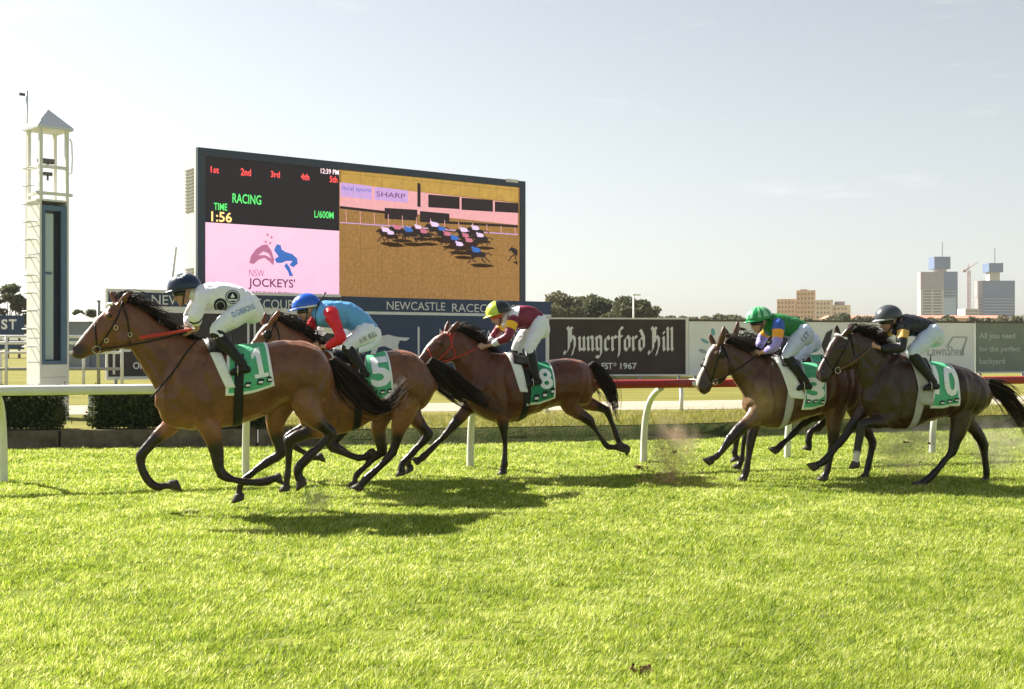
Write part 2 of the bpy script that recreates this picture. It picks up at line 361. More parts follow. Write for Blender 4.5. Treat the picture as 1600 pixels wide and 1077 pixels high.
for i, (x, tp, w, lab) in enumerate([(1048, 487, 44, 'small far tree above the joint of the two boards'), (1085, 489, 36, 'small far tree over the white board near its left end'), (1122, 485, 50, 'rounded far tree left of the green helmet'), (1158, 489, 34, 'tiny far tree touching the green helmet'), (1318, 482, 34, 'tree in front of the orange building\'s right end'), (1338, 489, 30, 'small tree between the building and the grey helmet'), (1262, 492, 40, 'low tree below the orange brick tower'), (1520, 488, 34, 'tree below the gap between the two high towers'), (1545, 492, 40, 'low tree below the right high tower'), (1588, 488, 46, 'tree at the right edge above the grey board'), (1405, 494, 40, 'low far tree behind the black jacket')]):
    tree_px(x, tp, w, 260, lab, LEAF_O if i % 2 else LEAF_F, seed=20 + i, leaf=.42, n=1300, low=.05)
for i, (x, tp, w) in enumerate([(1030, 490, 30), (1066, 491, 34), (1102, 490, 30), (1140, 489, 36), (1176, 492, 30), (1205, 490, 34), (1236, 494, 30), (1300, 490, 36), (1352, 492, 34), (1376, 491, 30), (1430, 493, 34), (1456, 494, 30), (1484, 493, 34), (1566, 491, 36), (1612, 486, 40)]):
    tree_px(x, tp - 4, w * 1.15, 285 + 9 * (i % 4), 'small hazy tree in the low line of trees along the horizon', LEAF_O if i % 3 else LEAF_F, seed=120 + i, leaf=.45, n=900, low=.02)
for i, (x, tp, w, lab) in enumerate([(12, 428, 60, 'tall dark tree at the left edge behind the tower'), (-40, 436, 70, 'tree cut by the left edge of the picture'), (30, 448, 40, 'tree showing between the ladder hoops of the tower'), (122, 472, 34, 'tree right of the tower, above the tents'), (152, 474, 36, 'tree beside the grey sign post')]):
    tree_px(x, tp, w, 120, lab, LEAF_F, seed=50 + i, leaf=.20, n=2600, low=.12)
# ================================================================== finish tower
TWH = M('tower_white_paint', (.72, .71, .68), .55, .06, 3, bump=.05); TBL = M('tower_blue_frame', lin(88, 112, 138), .5, .08, 5); TDK = M('tower_inside', lin(38, 46, 60), .6, .1, 5)
GLS = M('window_glass', (.42, .52, .50), .08, .06, 2, spec=.6)
ROOFB = M('tower_roof', (.62, .64, .70), .4, .05, 3)
Yt = 21.7; _c0 = at(62, CY, Yt); _vd = Vector((_c0.x, _c0.y, 0)).normalized(); _rr = Vector((_vd.y, -_vd.x, 0)); _be = R(24)
E1 = _rr * math.cos(_be) + _vd * math.sin(_be); E2 = -_rr * math.sin(_be) + _vd * math.cos(_be); SD = .55
def tz(py): return CH + (CY - py) * Yt / F
tower = thing('finish_tower', 'slim white finish-line tower with pyramid roof and tall blue-framed window', 'tower', (_c0.x, _c0.y, ZI)); TO = Vector((_c0.x, _c0.y, ZI)); AX = (E1, E2, Vector((0, 0, 1)))
def tp(a, b, z): return E1 * a + E2 * b + Vector((0, 0, z - ZI))
def tbox(name, a0, a1, b0, b1, z0, z1, mat, par=tower): return MB().box(tp((a0 + a1) / 2, (b0 + b1) / 2, (z0 + z1) / 2), (a1 - a0, b1 - b0, z1 - z0), ax=AX).build(name, mat, par)
zt, zb_, zw1, zw0 = tz(195), ZI, tz(320), tz(570)
tbox('back_wall', 0, SD, SD - .04, SD, ZI, zw1 + .08, TWH); tbox('side_wall', 0, .04, 0, SD - .042, ZI, zw1 + .08, TWH); tbox('side_wall', SD - .04, SD, 0, SD - .042, ZI, zw1 + .08, TWH)
tbox('base_panel', .042, SD - .042, 0, .04, ZI, zw0, TWH)
for a0, a1, z0, z1 in ((.042, .10, zw0 + .002, zw1), (SD - .15, SD - .042, zw0 + .002, zw1), (.102, SD - .152, zw1 - .09, zw1), (.102, SD - .152, zw0 + .002, zw0 + .07)): tbox('window_frame', a0, a1, -.012, .05, z0, z1, TBL)
tbox('window_reveal', SD - .26, SD - .152, .06, .10, zw0 + .08, zw1 - .1, TDK); tbox('window_pane', .102, SD - .262, .07, .085, zw0 + .09, zw1 - .14, GLS)
tbox('glazing_bar', .10, SD - .30, .055, .068, tz(428), tz(424), TBL)
for a, b in ((.03, .03), (SD - .03, .03), (.03, SD - .03), (SD - .03, SD - .03)): tbox('corner_post', a - .03, a + .03, b - .03, b + .03, zw1 + .082, zt, TWH)
for z, e in ((tz(259), .0), (tz(301), .07)):
    tbox('cross_beam', -.0 - e, SD + e, -.005, .035, z - .03, z + .03, TWH); tbox('cross_beam', -.004, .036, .037, SD - .03, z - .03, z + .03, TWH)
tbox('floor_plate', -.02, SD + .02, .04, SD + .02, zw1 + .084, zw1 + .12, TWH)
e = .06; ap = tp(SD / 2, SD / 2, tz(164)); cs = [tp(-e, -e, zt), tp(SD + e, -e, zt), tp(SD + e, SD + e, zt), tp(-e, SD + e, zt)]
low_ = [c - Vector((0, 0, .05)) for c in cs]
mesh('roof', cs + [ap] + low_, [(0, 1, 4), (1, 2, 4), (2, 3, 4), (3, 0, 4), (0, 5, 6, 1), (1, 6, 7, 2), (2, 7, 8, 3), (3, 8, 5, 0), (5, 8, 7, 6)], ROOFB, tower)
SEAM = M('panel_joint', (.42, .41, .39), .7, .2, 9)
for py in (352, 396, 440, 484, 528, 566): tbox('panel_joint', -.003, .001, .01, SD - .05, tz(py) - .006, tz(py) + .006, SEAM)
for py in (590, 622): tbox('panel_joint', .045, SD - .045, -.003, .001, tz(py) - .006, tz(py) + .006, SEAM)
CAMM = M('camera_body', (.10, .095, .09), .5, .2, 20)
for z, s in ((tz(248), 1.0), (tz(268), .7)):
    mb = MB(); c_ = tp(SD * .45, SD * .4, z); mb.box(c_, (.22 * s, .10 * s, .09 * s), ax=AX); mb.bar(c_ - E1 * .18 * s, c_ - E1 * .10 * s, .04 * s, 10); mb.bar(c_ - Vector((0, 0, .12)), c_, .02, 8); mb.build('video_camera', CAMM, tower)
mb = MB(); q = tp(SD, .15, 0); mb.add(*tube([tp(SD, .1, tz(262)), tp(SD + .10, .1, tz(264)), tp(SD + .10, .1, tz(216)), tp(SD + .03, .1, tz(211)), tp(SD - .0, .1, tz(213))], [.012] * 5, n=6, sub=2)); mb.build('hand_rail', TWH, tower, True)
for py in range(262, 545, 28):                    # ladder hoops up the left-hand side
    z = tz(py); b = .28
    mesh('ladder_rung', *tube([tp(0, b + .09, z), tp(-.12, b + .09, z), tp(-.17, b + .06, z), tp(-.17, b - .12, z), tp(-.12, b - .15, z), tp(0, b - .15, z)], [.012] * 6, n=6, sub=2), TWH, tower, smooth=True)
mesh('mast', *tube([tp(.05, SD + .10, tz(420)), tp(.05, SD + .10, tz(133))], [.03, .022], n=8, sub=1), TWH, tower, smooth=True)
mb = MB(); c_ = tp(-.04, SD + .10, tz(140)); mb.box(c_, (.10, .05, .045), ax=AX); mb.build('mast_sensor', CAMM, tower)

# ================================================================== big screen
FR = M('screen_frame', lin(64, 74, 88), .5, .06, 2); CAB = M('screen_cabinet', (.66, .65, .60), .6, .05, 2); VENT = M('vent_dark', (.20, .19, .17), .7, .1)
def glow(name, rgb, e=.55, var=.06, sc=6): return M(name, lin(*rgb), .8, var, sc, emit=e * .52, spec=.1)
S_K = glow('screen_black', (50, 46, 50), .32); S_P = glow('screen_pink', (236, 186, 212), .62, .03, 1.5)
S_R = glow('screen_red', (255, 84, 84), .9); S_G = glow('screen_green', (90, 215, 110), .8); S_Y = glow('screen_amber', (255, 205, 130), .9); S_W = glow('screen_white', (255, 225, 235), .8)
S_F = glow('screen_turf', (152, 114, 68), .5, .22, 9); S_T = glow('screen_far_turf', (178, 142, 74), .55, .12, 4); S_D = glow('screen_dark', (56, 48, 50), .35); S_L = glow('screen_lilac', (186, 150, 205), .6); S_B = glow('screen_blue', (62, 104, 178), .6)
S_M = glow('screen_maroon', (112, 52, 88), .5); S_H = glow('screen_mauve', (176, 108, 142), .55); S_S = glow('screen_pale_rail', (222, 160, 166), .55)
SP = Panel((-492 / F * 45, 45), (20 / F * 54.5, 54.5), 3.5, 9.0)
scr = thing('video_screen', 'huge outdoor video screen with dark frame showing the race', 'screen', SP.p(SP.w / 2, 0) + Vector((0, 0, ZI)))
def scr_slab(name, a0, a1, z0, z1, th, mat, off): return SP.slab(name, a0, a1, z0, z1, th, mat, scr, off)
(_a0, _zt), (_a1, _zt2) = SP.px(308, 235), SP.px(820, 280); zT = (_zt + _zt2) / 2; zB = 3.42
SP.slab('cabinet', 0.06, SP.w - .06, zB + .05, zT - .05, 1.4, CAB, scr, -.14)
fb = .30
for nm, a0, a1, z0, z1 in (('frame', 0, SP.w, zT - fb, zT), ('frame', 0, SP.w, zB, zB + .14), ('frame', 0, fb, zB + .142, zT - fb - .002), ('frame', SP.w - fb, SP.w, zB + .142, zT - fb - .002)): scr_slab(nm, a0, a1, z0, z1, .2, FR, .06)
am = SP.px(530, 360)[0]; zp = (SP.px(318, 349)[1] + SP.px(529, 359)[1]) / 2
i0, i1, j0, j1 = fb + .002, SP.w - fb - .002, zB + .144, zT - fb - .004
score = scr_slab('score_panel', i0, am, zp, j1, .1, S_K, .0); pink = scr_slab('pink_panel', i0, am, j0, zp - .002, .1, S_P, .0); pic = scr_slab('picture_panel', am + .004, i1, j0, j1, .1, S_F, .0)
for o in (score, pink, pic): o.parent = scr
def stx(b, x0, y0, x1, y1, m, par, bold=.0): return SP.textpx('lettering', b, x0, y0, x1, y1, m, scr, .012, bold)
for b, x0, y0, x1, y1 in (('1st', 329, 260, 342, 270), ('2nd', 376, 263, 392, 274), ('3rd', 423, 267, 437, 277), ('4th', 470, 271, 483, 281), ('5th', 515, 275, 527, 285)): stx(b, x0, y0, x1, y1, S_R, score, .015)
stx('12:39 PM', 501, 263, 529, 271, S_W, score, .01); stx('RACING', 363, 302, 408, 317, S_G, score, .012); stx('TIME', 334, 317, 355, 328, S_G, score, .012); stx('1:56', 330, 330, 362, 346, S_Y, score, .015); stx('L/600M', 491, 329, 521, 340, S_G, score, .01)
stx('NSW', 389, 421, 413, 432, S_H, pink); stx('JOCKEYS\'', 388, 434, 461, 452, S_M, pink, .012); stx('ASSOCIATION', 392, 455, 457, 462, S_M, pink)
def spoly(name, pts, m, off=.014): return SP.polypx(name, pts, m, scr, off)
spoly('logo_shape', [(389, 411), (392, 400), (400, 389), (410, 383), (417, 382), (424, 392), (428, 406), (427, 415), (421, 409), (413, 403), (404, 406), (396, 413)], S_H)
spoly('logo_shape', [(403, 399), (411, 393), (419, 396), (424, 404), (414, 399)], S_P, .018)
spoly('logo_shape', [(428, 391), (432, 382), (438, 383), (440, 390), (446, 394), (456, 397), (464, 404), (465, 412), (458, 418), (452, 414), (457, 408), (447, 408), (440, 411), (432, 411), (429, 405), (435, 401)], S_B)
spoly('logo_shape', [(447, 411), (452, 417), (455, 425), (458, 431), (452, 432), (450, 425), (444, 416)], S_B, .016)
for x, y in ((418, 367), (424, 371), (415, 378), (422, 380)): spoly('logo_star', [(x - 2, y), (x, y - 2.4), (x + 2, y), (x, y + 2.4)], S_H)
# the race on the screen: far grass, boards, rail and a field of runners in silhouette
spoly('picture_area', [(533, 267), (809, 288), (809, 316), (533, 287)], S_T, .003); spoly('picture_area', [(531, 286), (809, 318), (809, 352), (531, 322)], S_S, .005)
for q, m in (([(532, 285), (581, 291), (581, 312), (532, 307)], S_L), ([(585, 292), (637, 298), (637, 317), (585, 312)], S_L), ([(669, 304), (718, 308), (718, 327), (669, 324)], S_D), ([(721, 309), (770, 313), (770, 331), (721, 328)], S_D), ([(773, 315), (810, 318), (810, 333), (773, 331)], S_D), ([(652, 286), (657, 287), (657, 324), (652, 323)], S_D)): spoly('picture_board', q, m, .008)
spoly('picture_hedge', [(601, 325), (652, 328), (652, 345), (601, 342)], S_D, .008); spoly('picture_hedge', [(656, 330), (702, 334), (702, 350), (656, 347)], S_D, .008)
spoly('picture_rail', [(531, 322), (601, 330), (601, 334), (531, 326)], S_D, .007); spoly('picture_rail', [(702, 346), (809, 352), (809, 356), (702, 350)], S_D, .007)
SP.textpx('lettering', 'local sports', 535, 290, 580, 299, S_B, scr, .012); SP.textpx('lettering', 'SHARP', 588, 299, 633, 307, S_M, scr, .012)
spoly('picture_track_line', [(531, 347), (809, 366), (809, 367.5), (531, 348.5)], S_L, .006)
def strokes(pl, w):
    out = []
    for (x0, y0), (x1, y1) in zip(pl[:-1], pl[1:]):
        dx, dy = x1 - x0, y1 - y0; l = math.hypot(dx, dy) + 1e-6; nx, ny = -dy / l * w / 2, dx / l * w / 2; out.append([(x0 + nx, y0 + ny), (x1 + nx, y1 + ny), (x1 - nx, y1 - ny), (x0 - nx, y0 - ny)])
    return out
def multi(name, polys, m, off):
    V, Fc = [], []
    for i, pl in enumerate(polys):
        b = len(V)
        for x, y in pl:
            a, z = SP.px(min(x, 808.5), y); V.append(SP.p(a, z, off + .0012 * (i % 5)) - scr.location)
        Fc.append(tuple(range(b, len(V))))
    return mesh(name, V, Fc, m, scr)
S_LG = glow('screen_light_shirt', (215, 190, 225), .6); S_RS = glow('screen_rose_shirt', (190, 110, 130), .6); S_BR = glow('screen_brown', (66, 48, 44), .3); S_SH = glow('screen_turf_shadow', (62, 46, 32), .35)
r2 = random.Random(5)
for i, (x, y, k) in enumerate(((587, 364, 1.05), (606, 360, 1.0), (622, 364, 1.1), (640, 359, .9), (663, 356, 1.1), (684, 370, 1.0), (694, 377, 1.1), (710, 364, 1.0), (728, 361, 1.0), (718, 380, 1.0), (727, 396, 1.15), (794, 393, 1.1), (596, 368, .95), (648, 366, .95), (676, 362, .95), (703, 386, 1.0), (736, 372, .95), (714, 372, .9))):
    q = lambda pl: [(x + a * k, y + b * k) for a, b in pl]; g = r2.uniform(-2, 2)
    P_ = [q([(8, 0), (13, -2.4), (22, -2.2), (27, -.6), (28, 3), (25, 5.5), (17, 5.2), (11, 6), (8, 4)]), q([(8, 4), (3.5, -1.5), (5.2, -6), (8, -5), (13, -2)]), q([(5.6, -7.5), (0, -1.8), (1.2, -.2), (6.2, -3)])]
    for pl, w in (([(10, 4), (5 + g, 8), (4 + g, 12), (1 + g, 13)], 1.5), ([(11, 5), (10, 9), (13 + g, 12)], 1.4), ([(25, 3), (29, 8), (32 + g, 12)], 1.5), ([(25, 4), (24 - g, 9), (27, 13)], 1.5), ([(27, 0), (32, 0), (36, 3)], 1.5)): P_ += strokes(q(pl), w * k)
    multi('picture_shadow', [q([(6, 15), (20, 13.5), (35, 15.5), (40, 18), (26, 19.5), (12, 18.5)])], S_SH, .007)
    multi('picture_horse', P_, S_BR if i % 3 == 0 else S_D, .010)
    if x < 780: multi('picture_rider', [q([(10, -2), (9, -6), (13, -8.4), (19, -6.6), (21, -2.4), (17, -1)]), q([(7.6, -7), (8.6, -9.6), (11, -9.2), (11.4, -7)])], (S_LG, S_RS, S_B, S_LG)[i % 4], .017)
for x in np.arange(540, 806, 22): spoly('picture_post', [(x, 327 + (x - 531) * .105), (x + .9, 327 + (x - 531) * .105), (x + 1.5, 348 + (x - 531) * .07), (x + .6, 348 + (x - 531) * .07)], S_S, .009)
S_J = glow('screen_joint', (132, 100, 60), .45)
for a in np.arange(am + 1.0, i1 - .2, 1.0): scr_slab('module_joint', a, a + .014, j0 + .02, j1 - .02, .004, S_J, .0035)
for z in np.arange(j0 + 1.0, j1, 1.0): scr_slab('module_joint', am + .02, i1 - .02, z, z + .014, .004, S_J, .0036)
spoly('frame_label', [(789, 279.5), (808, 281.5), (808, 286.5), (789, 284.5)], CAB, .075)
# cabinet vents on its left side
_back = -SP.n
for z0, z1 in ((SP.px(308, 318)[1] - .2, SP.px(308, 250)[1] - .25), (3.7, 4.6)):
    mb = MB()
    for z in np.arange(z0, z1, .13): mb.box(SP.p(.045, z, -.14 - .72) - scr.location, (.03, .75, .06), ax=(SP.e, SP.n, Vector((0, 0, 1))))
    mb.build('vent', VENT, scr)
for a in (1.2, SP.w * .5, SP.w - 1.2): SP.slab('support_column', a - .3, a + .3, ZI, zB + .06, .5, FR, scr, -.5)
_q0, _q1 = SP.p(-.35, zB + 1.9, -1.2), SP.p(-1.05, ZI, -1.0); mesh('stay_pole', *tube([_q0 - scr.location, _q1 - scr.location], [.06, .06], n=8, sub=1), CAB, scr, smooth=True)

# ================================================================== advertising boards
NAVYB = M('navy_board', lin(58, 72, 98), .6, .07, 3); WHT = M('white_sign_paint', (.74, .74, .72), .6, .05, 4); DKB = M('dark_board', lin(62, 58, 58), .6, .08, 3); GRYP = M('galvanised_steel', (.34, .34, .33), .5, .12, 8, metal=.4)
NB = Panel((-635 / F * 40, 40), (60 / F * 50.5, 50.5), .45, 3.45)
nw = thing('sign_board', 'long navy sign board with racecourse lettering below the big screen', 'sign', NB.p(NB.w / 2, 0) + Vector((0, 0, ZI)))
aj = NB.px(533, 480)[0]; zline = NB.px(700, 491)[1]
def nslab(nm, a0, a1, z0, z1, th, m, off): return NB.slab(nm, a0, a1, z0, z1, th, m, nw, off)
nslab('panel', .0, aj - .02, .45, 3.45, .06, DKB, 0); nslab('panel', aj + .02, NB.w, .45, 3.40, .06, NAVYB, .02)
nslab('header', .08, aj - .1, zline + .10, 3.36, .03, NAVYB, .035); nslab('header', aj + .02, NB.w, zline + .052, 3.398, .03, NAVYB, .055)
nslab('white_line', .08, aj - .1, zline - .12, zline + .098, .03, WHT, .036); nslab('white_line', aj + .02, NB.w, zline - .06, zline + .05, .03, WHT, .056)
for z0, z1 in ((3.37, 3.47), (.42, .52)): nslab('edge_trim', 0, aj - .03, z0, z1, .09, WHT, .05)
nslab('edge_trim', 0, .07, .522, 3.368, .09, WHT, .05)
nslab('white_bar', *[NB.px(x, 548)[0] for x in (186, 204)], *sorted([NB.px(195, y)[1] for y in (546, 550)]), .02, WHT, .03)
for x0, x1 in ((176, 178), (386, 388), (396, 398)): nslab('inner_frame', NB.px(x0, 540)[0], NB.px(x1, 540)[0] + .03, .6, zline - .2, .02, WHT, .03)
for b, x0, y0, x1, y1 in (('NEWCASTLE', 236, 461, 356, 476), ('COURSE', 410, 468, 474, 483), ('NEWCASTLE', 603, 471, 694, 484), ('RACECOURSE', 705, 474.5, 812, 487.5)):
    NB.textpx('lettering', b, x0, y0, x1, y1, WHT, nw, .07)
NB.textpx('lettering', 'RACE', 366, 466, 407, 481, WHT, nw, .07)
NB.textpx('lettering', 'OFFICIAL', 207, 566, 262, 577, WHT, nw, .05, .02); NB.textpx('lettering', 'NEW', 686, 514, 720, 533, WHT, nw, .04); NB.textpx('lettering', 'ZEALAND', 738, 516, 812, 533, WHT, nw, .04)
NB.slabpx('divider', 652, 511, 655, 586, .02, WHT, nw, .035)
NB.polypx('horse_emblem', [(548, 520), (556, 513), (566, 516), (574, 524), (590, 526), (606, 523), (617, 526), (624, 527), (640, 528), (634, 533), (624, 532), (621, 540), (623, 552), (618, 558), (612, 546), (600, 541), (590, 543), (585, 556), (578, 556), (580, 544), (570, 546), (562, 558), (556, 556), (566, 542), (562, 534), (554, 526)], WHT, nw, .04)
for a in np.arange(.3, NB.w, 3.0): NB.slab('leg', a, a + .1, ZI, .449, .1, GRYP, nw, -.02)
gp = thing('sign_post', 'grey steel post left of the navy board', 'post', at(154, CY, 39.5) * Vector((1, 1, 0)) + Vector((0, 0, ZI)) if False else (at(154, CY, 39.5).x, 39.5, ZI))
mesh('pole', *tube([(0, 0, -.1), (0, 0, CH + (CY - 471) * 39.5 / F - ZI)], [.055, .055], n=10, sub=1), GRYP, gp, smooth=True); mesh('cap', *tube([(0, 0, CH + (CY - 471) * 39.5 / F - ZI), (0, 0, CH + (CY - 469.5) * 39.5 / F - ZI)], [.07, .06], n=10, sub=1), GRYP, gp)
# black wine board
WB = M('black_wine_board', lin(58, 47, 44), .55, .30, 1.1); RUST = M('wine_board_rust', lin(92, 62, 48), .55, .2, 2)
HB = Panel((1.42, 45.8), (6.72, 46.4), .45, 2.57)
hbd = thing('sign_board', 'dark brown board lettered in white blackletter', 'sign', HB.p(HB.w / 2, 0) + Vector((0, 0, ZI)))
HB.slab('panel', 0, HB.w, .45, 2.57, .05, WB, hbd); HB.slab('edge_trim', 0, HB.w, 2.572, 2.63, .09, WHT, hbd, .02); HB.slab('edge_trim', 0, HB.w, .39, .448, .09, WHT, hbd, .02); HB.slab('edge_trim', -.13, -.002, .39, 2.63, .09, WHT, hbd, .022); HB.slab('edge_trim', HB.w + .002, HB.w + .12, .39, 2.63, .09, WHT, hbd, .022)
for a in (.2, 1.9, 3.5, HB.w - .3): HB.slab('leg', a, a + .1, ZI - .05, .389, .08, GRYP, hbd)
NIB = (.125, .085)
def sweep(V, Fc, pts):
    for (x0, y0), (x1, y1) in zip(pts[:-1], pts[1:]):
        b = len(V); n = NIB; V += [(x0 - n[0], y0 - n[1]), (x0 + n[0], y0 + n[1]), (x1 + n[0], y1 + n[1]), (x1 - n[0], y1 - n[1])]; Fc.append((b, b + 1, b + 2, b + 3))
mi_ = lambda x: [(x - .10, .90), (x, .82), (x, .16), (x + .11, .04)]
GL = {'u': (.95, [mi_(.18), mi_(.66), [(.2, .12), (.62, .12)]]), 'n': (.95, [mi_(.18), mi_(.66), [(.2, .80), (.48, .95), (.66, .80)]]),
 'g': (.95, [[(.08, .90), (.18, .82), (.18, .2), (.38, .06), (.66, .2)], [(.30, .95), (.56, .92), (.66, .80), (.66, -.15), (.45, -.42), (.12, -.32)]]), 'e': (.80, [[(.45, .96), (.18, .80), (.18, .18), (.38, .04), (.64, .16)], [(.45, .96), (.62, .74), (.26, .50)]]),
 'r': (.72, [mi_(.18), [(.2, .80), (.42, .96), (.58, .84)]]), 'f': (.70, [[(.60, 1.42), (.40, 1.52), (.24, 1.34), (.24, .02), (.14, -.34)], [(.02, .93), (.56, .93)]]), 'o': (.90, [[(.40, .97), (.16, .78), (.16, .20), (.40, .03), (.66, .22), (.66, .80), (.40, .97)]]),
 'd': (.92, [[(.40, .90), (.16, .74), (.16, .20), (.40, .03), (.66, .22), (.66, .85), (.34, 1.30), (.20, 1.34)], [(.40, .90), (.66, .74)]]), 'i': (.46, [mi_(.18), [(.14, 1.22), (.24, 1.14)]]), 'l': (.46, [[(.06, 1.50), (.18, 1.42), (.18, .16), (.29, .04)]]),
 'H': (1.35, [[(-.06, 1.38), (.18, 1.54), (.34, 1.36), (.34, .18), (.14, -.06), (-.10, -.20), (-.16, .0)], [(.55, 1.40), (.55, .55)], [(.34, .74), (.70, .96), (.98, .78), (.98, .30), (.82, .02), (.70, -.26)], [(.50, 1.50), (.72, 1.40)]]), ' ': (.45, [])}
V_, F_, x_ = [], [], 0.0
for ch in 'Hungerford Hill':
    wd, st = GL[ch]
    for s in st: sweep(V_, F_, [(x_ + a, b) for a, b in s])
    if ch == ' ': nF = len(F_)
    x_ += wd
V_ = np.array(V_); lo, hi = V_.min(0), V_.max(0); vf = ((V_ - lo) / (hi - lo), F_)
(a0, z1), (a1, _) = HB.px(880, 509), HB.px(1053, 509); z0 = HB.px(880, 561)[1]
for lo_, hi_ in ((0, nF), (nF, len(F_))):
    mesh('lettering', [HB.p(a0 + q[0] * (a1 - a0), z0 + q[1] * (z1 - z0), .012 + .0006 * (i // 4 % 9)) - hbd.location for i, q in enumerate(vf[0]) if lo_ * 4 <= i < hi_ * 4], [tuple(k - lo_ * 4 for k in f) for f in F_[lo_:hi_]], WHT, hbd)
HB.textpx('lettering', 'EST', 940, 567, 957, 577, WHT, hbd, .012, .02); HB.textpx('lettering', 'D', 959, 567, 963, 572, WHT, hbd, .012, .02); HB.textpx('lettering', '1967', 969, 567, 995, 577, WHT, hbd, .012, .02)
# pale board with leaves, then the grey-green board
PALE = M('pale_board', (.80, .82, .82), .6, .05, 1.5); GG = M('grey_green_board', lin(128, 140, 128), .6, .12, 1.6); TEAL = M('teal_leaf_print', lin(120, 175, 182), .7, .08); PRT = M('faint_grey_print', lin(168, 174, 176), .7, .05)
PB = Panel((6.86, 46.4), (723 / F * 50.3, 50.3), .45, 2.55)
pb = thing('sign_board', 'pale grey board with teal leaf print behind the green jockey', 'sign', PB.p(PB.w / 2, 0) + Vector((0, 0, ZI)))
PB.slab('panel', 0, PB.w, .45, 2.50, .05, PALE, pb); DT = M('dark_trim', (.10, .08, .07), .6, .1); PB.slab('edge_trim', 0, PB.w, 2.502, 2.57, .08, DT, pb, .02); PB.slab('edge_trim', 0, PB.w, .39, .448, .08, WHT, pb, .02)
def lf(cx, cy, l, w, a): return [(cx + l * math.cos(t) * math.cos(a) - w * math.sin(t) * math.sin(a), cy + l * math.cos(t) * math.sin(a) + w * math.sin(t) * math.cos(a)) for t in np.linspace(0, 2 * math.pi, 14, endpoint=False)]
for c, l, w, a, m in (((1114, 519), 6, 3, 1.4, TEAL), ((1101, 533), 7, 2.6, .5, TEAL), ((1098, 549), 7, 3, .35, PRT), ((1128, 532), 6, 2.6, 2.4, TEAL), ((1126, 550), 7, 2.6, 2.8, PRT), ((1104, 562), 6, 2.4, .2, PRT)): PB.polypx('leaf_print', lf(*c, l, w, a), m, pb, .010)
PB.textpx('lettering', 'LawnShed', 1449, 541, 1506, 556, PRT, pb, .010, .01)
for pl_ in ([(1478, 541), (1488, 526), (1490, 527), (1481, 542)], [(1488, 526), (1511, 526), (1511, 528), (1489, 528)], [(1509, 528), (1512, 528), (1503, 556), (1500, 556)]): PB.polypx('shed_outline', pl_, PRT, pb, .010)
PB.polypx('dark_diamond', [(1283, 539), (1291, 520), (1301, 514), (1296, 540), (1288, 552)], DKB, pb, .010)
for a in np.arange(.2, PB.w, 2.2): PB.slab('leg', a, a + .1, ZI - .05, .389, .08, GRYP, pb)
GB = Panel((PB.B.x + .04, PB.B.y + .01), (PB.B.x + 7.5, PB.B.y + 2.5), .45, 2.5)
gb = thing('sign_board', 'grey-green board with faint white writing at the right edge', 'sign', GB.p(GB.w / 2, 0) + Vector((0, 0, ZI)))
GB.slab('panel', 0, GB.w, .45, 2.50, .05, GG, gb); GB.slab('edge_trim', 0, GB.w, 2.502, 2.57, .08, DT, gb, .02); GB.slab('edge_trim', 0, GB.w, .39, .448, .08, WHT, gb, .02)
PW = M('faded_white_print', lin(196, 202, 192), .7, .06)
for b, x0, y0, x1, y1 in (('All you need', 1530, 520, 1586, 532), ('for the perfect', 1530, 541, 1594, 552), ('backyard', 1530, 560, 1570, 572)): GB.textpx('lettering', b, x0, y0, x1, y1, PW, gb, .010, .008)
for a in np.arange(.2, GB.w, 2.2): GB.slab('leg', a, a + .1, ZI - .05, .389, .08, GRYP, gb)
# navy banner, fence and tents behind the tower on the left
LB = Panel(((-90 - CX) / F * 38, 38), ((112 - CX) / F * 38.6, 38.6), .9, 2.5)
lb = thing('banner', 'navy banner with ST lettering at the left edge behind the tower', 'banner', LB.p(LB.w / 2, 0) + Vector((0, 0, ZI)))
a1 = LB.px(37, 520)[0]; LB.slab('panel', 0, a1, LB.px(20, 524)[1], LB.px(20, 493)[1], .05, NAVYB, lb); LB.slab('panel', 0, a1, LB.px(20, 546)[1], LB.px(20, 532)[1], .05, NAVYB, lb)
for b_, x_0, x_1 in (('S', 2, 12), ('T', 14, 26)): LB.textpx('lettering', b_, x_0, 499, x_1, 515, WHT, lb, .02, .03)
for a in np.arange(.1, a1, 1.6): LB.slab('post', a, a + .07, ZI - .05, LB.px(20, 492)[1], .07, WHT, lb, -.06)
fn = thing('fence', 'white post and rail fence beside the tower foot', 'fence', (at(60, CY, 36).x, 36, ZI)); _f0 = -4.0
for py in (526, 536, 551, 577): mesh('rail', *tube([(-4.5, -.2, CH + (CY - py) * 36 / F - ZI), (2.3, .4, CH + (CY - py) * 36 / F - ZI)], [.045, .045], n=8, sub=1), WHT if py != 577 else GRYP, fn, smooth=True)
for q in np.arange(-4.4, 2.4, 1.13): mesh('post', *tube([(q, (q + 4.5) * .088 - .2, -.05), (q, (q + 4.5) * .088 - .2, CH + (CY - 524) * 36 / F - ZI)], [.05, .05], n=8, sub=1), WHT, fn, smooth=True)
TENT = M('tent_canvas', (.62, .60, .57), .7, .05, 2); SHOP = M('tent_wall', lin(120, 128, 140), .7, .1, 2)
